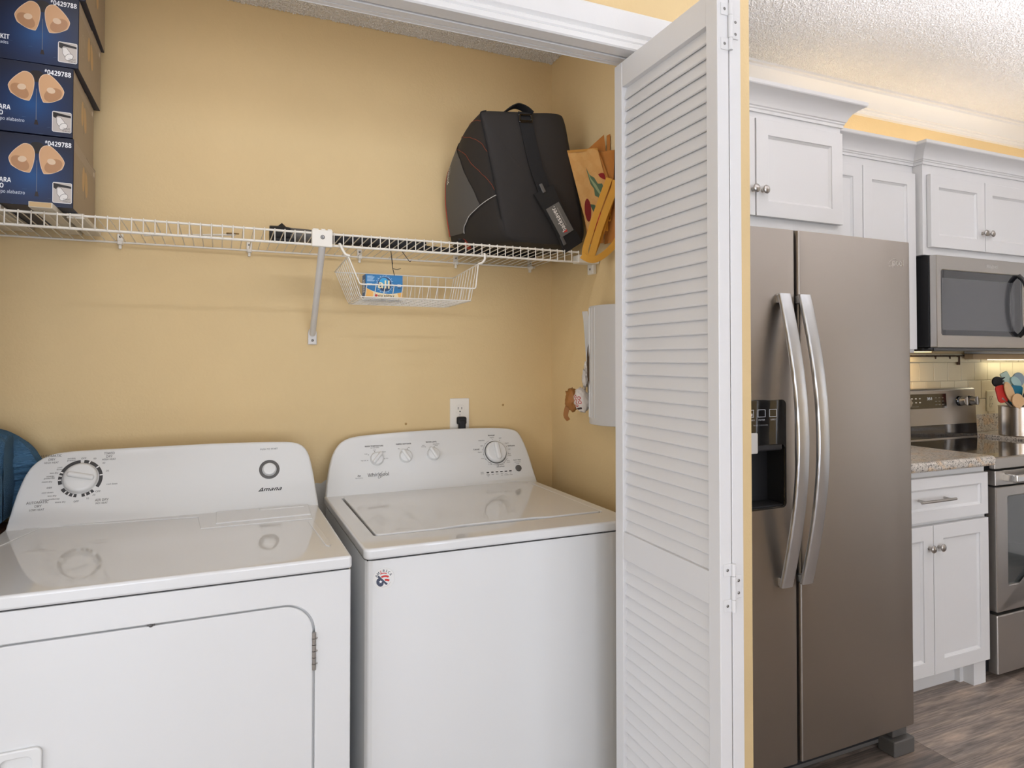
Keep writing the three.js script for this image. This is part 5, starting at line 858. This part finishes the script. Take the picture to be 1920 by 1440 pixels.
{ // refrigerator
  const t = thing('refrigerator', 'stainless steel side-by-side refrigerator with long curved handles', 'refrigerator');
  obj('case', [bx(1.25, 2.145, 0.02, 1.722, -2.325, -1.606, 0.004)], M.darkGrey, t);
  const doorG = (x0, x1) => { const s = new THREE.Shape(); const n = 14, r = 0.010; s.moveTo(x0, 1.60); s.lineTo(x1, 1.60); s.lineTo(x1, 1.532 + r); const pts = []; for (let i = 0; i <= n; i++) { const u = i / n, x = x1 - r - u * (x1 - x0 - 2 * r); pts.push([x, 1.532 - 0.007 * Math.sin(Math.PI * Math.min(1, Math.max(0, (x - 1.25) / 0.9)))]); } s.quadraticCurveTo(x1, pts[0][1], pts[0][0], pts[0][1]); pts.slice(1).forEach(p => s.lineTo(...p)); s.quadraticCurveTo(x0, pts[n][1], x0, 1.532 + r); s.closePath(); return toCreasedNormals(ext(s, 1.624, 0.003, 6, 2).rotateX(-Math.PI / 2).translate(0, 0.104, 0), 0.5); };
  const ev = new Evaluator(); ev.attributes = ['position', 'normal', 'uv'];
  const A = new Brush(norm(doorG(1.252, 1.6175))), Bq = new Brush(norm(ext(rrect(1.305, 0.882, 1.5755, 1.208, 0.016), 0.2, 0, 8)).translate(0, 0, -1.61)); A.updateMatrixWorld(); Bq.updateMatrixWorld();
  const cut = ev.evaluate(A, Bq, SUBTRACTION).geometry;
  const d1 = obj('door', metreUV(cut, false), M.steel, t); d1.userData.label = 'narrow freezer door with black ice and water dispenser';
  const d2 = obj('door', metreUV(doorG(1.627, 2.148)), M.steel, t);
  obj('gasket', bx(1.6183, 1.6264, 0.106, 1.726, -1.604, -1.541), M.blackMatte, t);
  const handleBar = (x, parent, s) => { const n = 36, s2 = new THREE.Shape(), zf = -1.527; const out = [], inn = []; for (let i = 0; i <= n; i++) { const u = i / n, y = 0.647 + u * 0.882, b = Math.sin(Math.PI * u) ** 0.95; out.push([y, 0.020 + 0.066 * b]); inn.push([y, 0.006 + 0.066 * b]); }
    const pts = [...out, ...inn.reverse()]; pts.forEach(([y, o], i) => i ? s2.lineTo(o, y) : s2.moveTo(o, y)); s2.closePath();
    const g = toCreasedNormals(ext(s2, 0.046, 0.005, 4, 3), 0.7).rotateY(-Math.PI / 2).translate(x + 0.023, 0, zf);
    const h = obj('handle', metreUV(g, true), M.handle, parent); obj('handle_mount', [bx(x - 0.019, x + 0.019, 0.650, 0.675, zf - 0.008, zf + 0.014, 0.003), bx(x - 0.019, x + 0.019, 1.501, 1.526, zf - 0.008, zf + 0.014, 0.003)], M.handle, parent); return h; };
  handleBar(1.558, d1); handleBar(1.640, d2);
  // dispenser: black frame, sloping control panel, deep recess
  const fr = rrect(1.303, 0.880, 1.5775, 1.210, 0.018); fr.holes.push(rrect(1.311, 0.888, 1.5695, 1.072, 0.012, THREE.Path));
  const disp = obj('dispenser', [ext(fr, 0.008, 0.003, 8).translate(0, 0, -1.534)], M.blackGloss, d1);
  obj('recess', [bx(1.311, 1.57, 0.884, 0.892, -1.60, -1.53), bx(1.311, 1.57, 0.884, 1.08, -1.6055, -1.598), bx(1.306, 1.312, 0.884, 1.08, -1.60, -1.53), bx(1.569, 1.575, 0.884, 1.08, -1.60, -1.53), bx(1.311, 1.57, 1.071, 1.08, -1.60, -1.53)], M.blackMatte, disp);
  obj('spout_panel', [bx(1.32, 1.562, 1.055, 1.108, -1.575, -1.5272, 0.006)], std({ color: '#2c2c2e', roughness: 0.35 }), disp);
  obj('water_paddle', bx(1.415, 1.462, 1.05, 1.112, -1.56, -1.5225, 0.004), M.plasticGrey, disp);
  const ct = canvasTex(512, 256, (c, w, h) => { c.fillStyle = '#0d0d0f'; c.fillRect(0, 0, w, h); for (let i = 0; i < 5; i++) { c.strokeStyle = '#cfd3d6'; c.lineWidth = 4; c.strokeRect(20 + i * 96, 60, 60, 64); ink(c, ['WATER', 'ICE', 'CRUSHED', 'FILTER', 'LOCK'][i], 50 + i * 96, 150, 18, { fill: '#d8dadc' }); } ink(c, 'hold 3 seconds', 330, 196, 18, { fill: '#9b9da0' }); c.fillStyle = '#fff'; for (let i = 0; i < 6; i++) c.fillRect(226 + (i % 3) * 14, 92 + (i > 2 ? 14 : 0), 8, 8); });
  obj('control_print', new THREE.PlaneGeometry(0.24, 0.085).translate(1.44, 1.157, -1.5257), phy({ map: ct, roughness: 0.1, clearcoat: 1, clearcoatRoughness: 0.03 }), disp);
  const fl = await new (await import('three/addons/loaders/FontLoader.js')).FontLoader().loadAsync('fonts/droid/droid_sans_regular.typeface.json');
  const { TextGeometry } = await import('three/addons/geometries/TextGeometry.js');
  const logo = (h, dpt) => { const g = new TextGeometry('Whirlpool', { font: fl, size: h, depth: dpt, curveSegments: 4 }); g.computeBoundingBox(); const b = g.boundingBox; g.translate(-(b.max.x + b.min.x) / 2, -h / 2, 0); const sw = new THREE.TorusGeometry(h * 0.95, h * 0.05, 6, 30, 4.9).scale(1.1, 0.42, 0.5).rotateZ(0.55).translate(h * 0.35, 0, dpt); return merged([g, sw]); };
  obj('badge', logo(0.021, 0.002).translate(2.049, 1.655, -1.5318), M.chrome, d2);
  obj('kick_grille', [bx(1.27, 2.10, 0.035, 0.10, -1.62, -1.604, 0.002), ...[0.05, 0.066, 0.082].map(y => bx(1.3, 2.03, y, y + 0.006, -1.604, -1.599))], M.blackMatte, t);
  const ft = obj('foot_cover', [bx(2.066, 2.166, 0.0, 0.052, -1.61, -1.545, 0.005), bx(2.085, 2.155, 0.052, 0.103, -1.605, -1.566, 0.004)], std({ color: '#5a5753', roughness: 0.45 }), t);
  obj('foot_cover', [bx(1.25, 1.34, 0.0, 0.052, -1.61, -1.545, 0.005), bx(1.26, 1.33, 0.052, 0.103, -1.605, -1.566, 0.004)], std({ color: '#5a5753', roughness: 0.45 }), t);
  // ---------------- microwave
  const m = thing('microwave', 'stainless over-the-range microwave with dark glass door', 'microwave');
  obj('body', [bx(2.905, 3.69, 1.385, 1.796, -2.33, -1.985, 0.003)], M.blackMatte, m);
  const md = rrect(2.9075, 1.383, 3.688, 1.795, 0.004); md.holes.push(rrect(2.937, 1.438, 3.535, 1.731, 0.012, THREE.Path));
  const door = obj('door', metreUV(ext(md, 0.034, 0.003, 6).translate(0, 0, -1.984)), M.steelLight, m);
  obj('window', bx(2.934, 3.54, 1.435, 1.734, -1.966, -1.956, 0.001), M.blackGlass, door);
  { const r = rrect(2.948, 1.462, 3.475, 1.695, 0.006); r.holes.push(rrect(2.953, 1.467, 3.470, 1.690, 0.004, THREE.Path)); obj('window_mesh', [ext(r, 0.0006).translate(0, 0, -1.956), bx(2.953, 3.470, 1.467, 1.690, -1.9562, -1.9557)], phy({ color: '#4a4b4d', roughness: 0.22, clearcoat: 1, clearcoatRoughness: 0.04 }), door); }
  obj('handle', tubeThrough(curve([V(3.50, 1.73, -1.95), V(3.502, 1.70, -1.925), V(3.504, 1.585, -1.905), V(3.502, 1.47, -1.925), V(3.50, 1.44, -1.95)], 24), 0.011, 12), M.blackGloss, door);
  obj('badge', logo(0.014, 0.0015).translate(3.298, 1.764, -1.9503), M.chrome, door);
  obj('vent_base', [bx(2.91, 3.685, 1.367, 1.384, -2.32, -1.965, 0.004)], M.blackGloss, m);
  obj('cooktop_lamp', bx(3.10, 3.22, 1.3655, 1.3685, -2.25, -2.19), std({ color: '#fff0d0', emissive: '#ffd9a0', emissiveIntensity: 2.5 }), m);
  areaLight(0.12, 0.06, '#ffd7a0', LIGHT.underLeft, [3.16, 1.3645, -2.22], [3.16, 0.5, -2.25]);
}
{ // range
  const t = thing('range', 'stainless electric range with black glass cooktop and oven window', 'range');
  obj('body', [bx(2.925, 3.692, 0.03, 0.905, -2.30, -1.775, 0.002)], M.blackMatte, t);
  obj('foot', [cyl(V(2.97, 0, -1.83), V(2.97, 0.03, -1.83), 0.014), cyl(V(3.65, 0, -1.83), V(3.65, 0.03, -1.83), 0.014)], M.blackMatte, t);
  obj('cooktop', [bx(2.925, 3.692, 0.9065, 0.921, -2.27, -1.752, 0.002)], M.blackGlass, t);
  obj('front_trim', [bx(2.925, 3.692, 0.876, 0.921, -1.752, -1.728, 0.004)], M.steelLight, t);
  const band2 = obj('handle_panel', bx(2.935, 3.684, 0.806, 0.868, -1.775, -1.732, 0.004), M.steelLight, t);
  obj('handle', [bx(2.985, 3.634, 0.824, 0.856, -1.70, -1.676, 0.008), bx(2.985, 3.01, 0.824, 0.856, -1.735, -1.69, 0.004), bx(3.61, 3.634, 0.824, 0.856, -1.735, -1.69, 0.004)], M.chrome, band2);
  const ds = rrect(2.938, 0.285, 3.680, 0.80, 0.004); ds.holes.push(rrect(3.016, 0.39, 3.602, 0.758, 0.006, THREE.Path));
  const d = obj('door', metreUV(ext(ds, 0.043, 0.004, 6).translate(0, 0, -1.775)), M.steelLight, t);
  obj('window', bx(3.012, 3.606, 0.386, 0.762, -1.760, -1.742, 0.001), phy({ color: '#4a4d4c', roughness: 0.12, clearcoat: 1, clearcoatRoughness: 0.03 }), d);
  obj('drawer', bx(2.938, 3.680, 0.03, 0.272, -1.775, -1.732, 0.006), M.steelLight, t);
  const bg = new THREE.Shape(); bg.moveTo(-2.326, 0.905); bg.lineTo(-2.262, 0.905); bg.lineTo(-2.268, 1.0); bg.lineTo(-2.276, 1.168); bg.quadraticCurveTo(-2.278, 1.178, -2.29, 1.179); bg.lineTo(-2.326, 1.179); bg.closePath();
  const back = obj('backguard', metreUV(ext(bg, 0.767, 0.002, 6).rotateY(-Math.PI / 2).translate(3.692, 0, 0)), M.steelLight, t);
  back.geometry.computeBoundingBox();
  const slope = Math.atan2(0.008, 0.168);
  const onFace = (g, x, y) => g.rotateX(-slope).translate(x, y, -2.268 - (y - 1.0) * 0.0476 + 0.0005);
  obj('lower_glass', onFace(bx(-0.375, 0.375, -0.034, 0.034, 0, 0.003), 3.308, 0.96), M.blackGlass, back);
  const dt = canvasTex(512, 160, (c, w, h) => { c.fillStyle = '#151413'; c.fillRect(0, 0, w, h); ink(c, '351', 300, 52, 40, { fill: '#dfe9f2', face: 'monospace', weight: 'bold' }); c.fillStyle = '#b9b5ad'; for (let i = 0; i < 6; i++) { c.fillRect(60 + (i % 3) * 50, 40 + (i > 2 ? 46 : 0), 22, 12); } c.fillStyle = '#6e6a64'; for (let i = 0; i < 9; i++) c.fillRect(370 + (i % 3) * 44, 40 + Math.floor(i / 3) * 40, 26, 7); ink(c, 'SELF CLEAN', 110, 138, 16, { fill: '#8f8b85' }); });
  obj('display', onFace(merged([bx(-0.155, 0.155, -0.037, 0.037, 0, 0.0015)]), 3.297, 1.116), M.blackGlass, back);
  obj('display_print', onFace(new THREE.PlaneGeometry(0.30, 0.07).translate(0, 0, 0.0019), 3.297, 1.116), phy({ map: dt, roughness: 0.15, clearcoat: 1, clearcoatRoughness: 0.05, emissive: '#ffffff', emissiveMap: dt, emissiveIntensity: 0.15 }), back);
  for (const x of [3.035, 3.115, 3.555, 3.64]) { const k = obj('knob', onFace(merged([faceZ(lathe([[0, 0.042], [0.019, 0.042], [0.0215, 0.040], [0.0225, 0.02], [0.0225, 0.014]], 28)), bx(-0.004, 0.004, -0.022, 0.022, 0.04, 0.046, 0.002)]), x, 1.112), M.nickel, back); obj('knob_skirt', onFace(faceZ(lathe([[0, 0.014], [0.025, 0.014], [0.027, 0.0]], 28)), x, 1.112), M.blackGloss, k); }
}
{ // crock of cooking utensils
  const cx = 3.79, cz = -2.12, y0 = 0.9364;
  const t = thing('utensil_crock', 'brushed steel crock holding cooking utensils on the right countertop', 'crock', [cx, y0, cz]);
  obj('pot', [lathe([[0, 0.001], [0.083, 0], [0.0855, 0.004], [0.0855, 0.148], [0.0875, 0.150], [0.0875, 0.153], [0.084, 0.153], [0.083, 0.148], [0.083, 0.006], [0, 0.006]], 48)], std({ color: '#c0b5a8', roughness: 0.27, metalness: 1 }), t);
  const S2 = (fn) => { const s = new THREE.Shape(); fn(s); return s; };
  const ell = (a, b) => S2(s => s.absellipse(0, 0, a, b, 0, Math.PI * 2, false));
  const utensil = (name, label, lat, y, depth, tilt, shape, th, m, handleM, handleR = 0.006, extra) => {
    const u = thing(name, label, 'utensil', [cx, y0 + 0.0075, cz], -23.6 * D, 'cooking utensils in the crock');
    const hy = y - y0 - 0.0075;
    obj('head', [ext(shape, th, Math.min(0.002, th / 3), 10).translate(0, 0, -th / 2).rotateZ(tilt * D).translate(lat, hy, depth), ...(extra || [])], m, u);
    const foot = V(Math.max(-0.055, Math.min(0.055, -lat * 0.45)), 0.007, Math.max(-0.05, Math.min(0.05, depth * 0.6)));
    obj('handle', tubeThrough([foot, V(lat * 0.55 + foot.x * 0.3, hy * 0.6, depth * 0.9), V(lat, hy - 0.02, depth)], handleR, 8), handleM, u);
    return u;
  };
  const wood = std({ color: '#d3ab7c', roughness: 0.6 }), mint = std({ color: '#b5c9b8', roughness: 0.4 }), metal = M.nickel, teal = std({ color: '#1f6f86', roughness: 0.4 }), red = std({ color: '#c2271b', roughness: 0.45 }), blue = std({ color: '#8d9ea6', roughness: 0.4 }), green = std({ color: '#87a08a', roughness: 0.45 });
  utensil('spatula', 'red silicone spatula leaning left in the crock', -0.119, 1.153, 0.045, 14, rrect(-0.026, -0.045, 0.022, 0.045, [0.02, 0.012, 0.008, 0.016]), 0.008, red, metal);
  utensil('wooden_spoon', 'long wooden spoon leaning left in front of the red spatula', -0.088, 1.163, 0.058, 20, ell(0.022, 0.056), 0.008, wood, wood);
  utensil('wooden_spoon', 'round wooden spoon lowest at the crock rim', -0.056, 1.12, 0.07, 8, ell(0.03, 0.037), 0.008, wood, wood);
  utensil('pasta_server', 'black toothed pasta server rising behind the red spatula', -0.108, 1.214, 0.0, 0, ell(0.026, 0.027), 0.012, M.blackMatte, M.blackMatte, 0.006, [0, 1, 2, 3].map(i => cyl(V(-0.10, 0.278 - 0.012 * i, 0), V(-0.072 - 0.003 * i, 0.292 - 0.017 * i, 0.004), 0.0045, 0.003, 8)));
  utensil('spatula', 'pale mint spatula standing tallest in the crock', -0.05, 1.225, -0.01, 28, rrect(-0.021, -0.042, 0.021, 0.042, [0.012, 0.012, 0.006, 0.006]), 0.008, mint, metal);
  utensil('spoon', 'small mint spoon tilted beside the pale mint spatula', -0.012, 1.213, 0.0, 40, ell(0.021, 0.034), 0.009, std({ color: '#a9c4bd', roughness: 0.35 }), metal);
  utensil('spoon', 'blue grey spoon at the picture edge above the black turner', 0.022, 1.222, -0.03, -10, ell(0.032, 0.04), 0.009, blue, blue);
  utensil('spatula', 'teal blue spatula in the middle of the crock', -0.028, 1.15, 0.02, -6, rrect(-0.032, -0.055, 0.032, 0.046, [0.026, 0.026, 0.014, 0.014]), 0.009, teal, teal);
  { const s = rrect(-0.036, -0.034, 0.036, 0.034, [0.006, 0.02, 0.012, 0.02]); for (let i = 0; i < 3; i++) s.holes.push(rrect(-0.02 + i * 0.015, -0.02, -0.013 + i * 0.015, 0.02, 0.003, THREE.Path)); utensil('slotted_turner', 'black slotted turner at the right picture edge', 0.03, 1.155, 0.05, -25, s, 0.006, M.blackMatte, metal); }
  utensil('spoon', 'green spoon low at the right picture edge', 0.034, 1.112, 0.068, 10, ell(0.026, 0.032), 0.009, green, green);
  utensil('whisk', 'pale whisk handle upright between wooden spoons and teal spatula', -0.068, 1.185, -0.02, 6, rrect(-0.009, -0.05, 0.009, 0.05, 0.009), 0.014, std({ color: '#d8cfc6', roughness: 0.4 }), metal, 0.005);
}
scene.traverse(o => { if (o.isMesh) { o.castShadow = true; o.receiveShadow = true; } });
renderer.render(scene, camera);
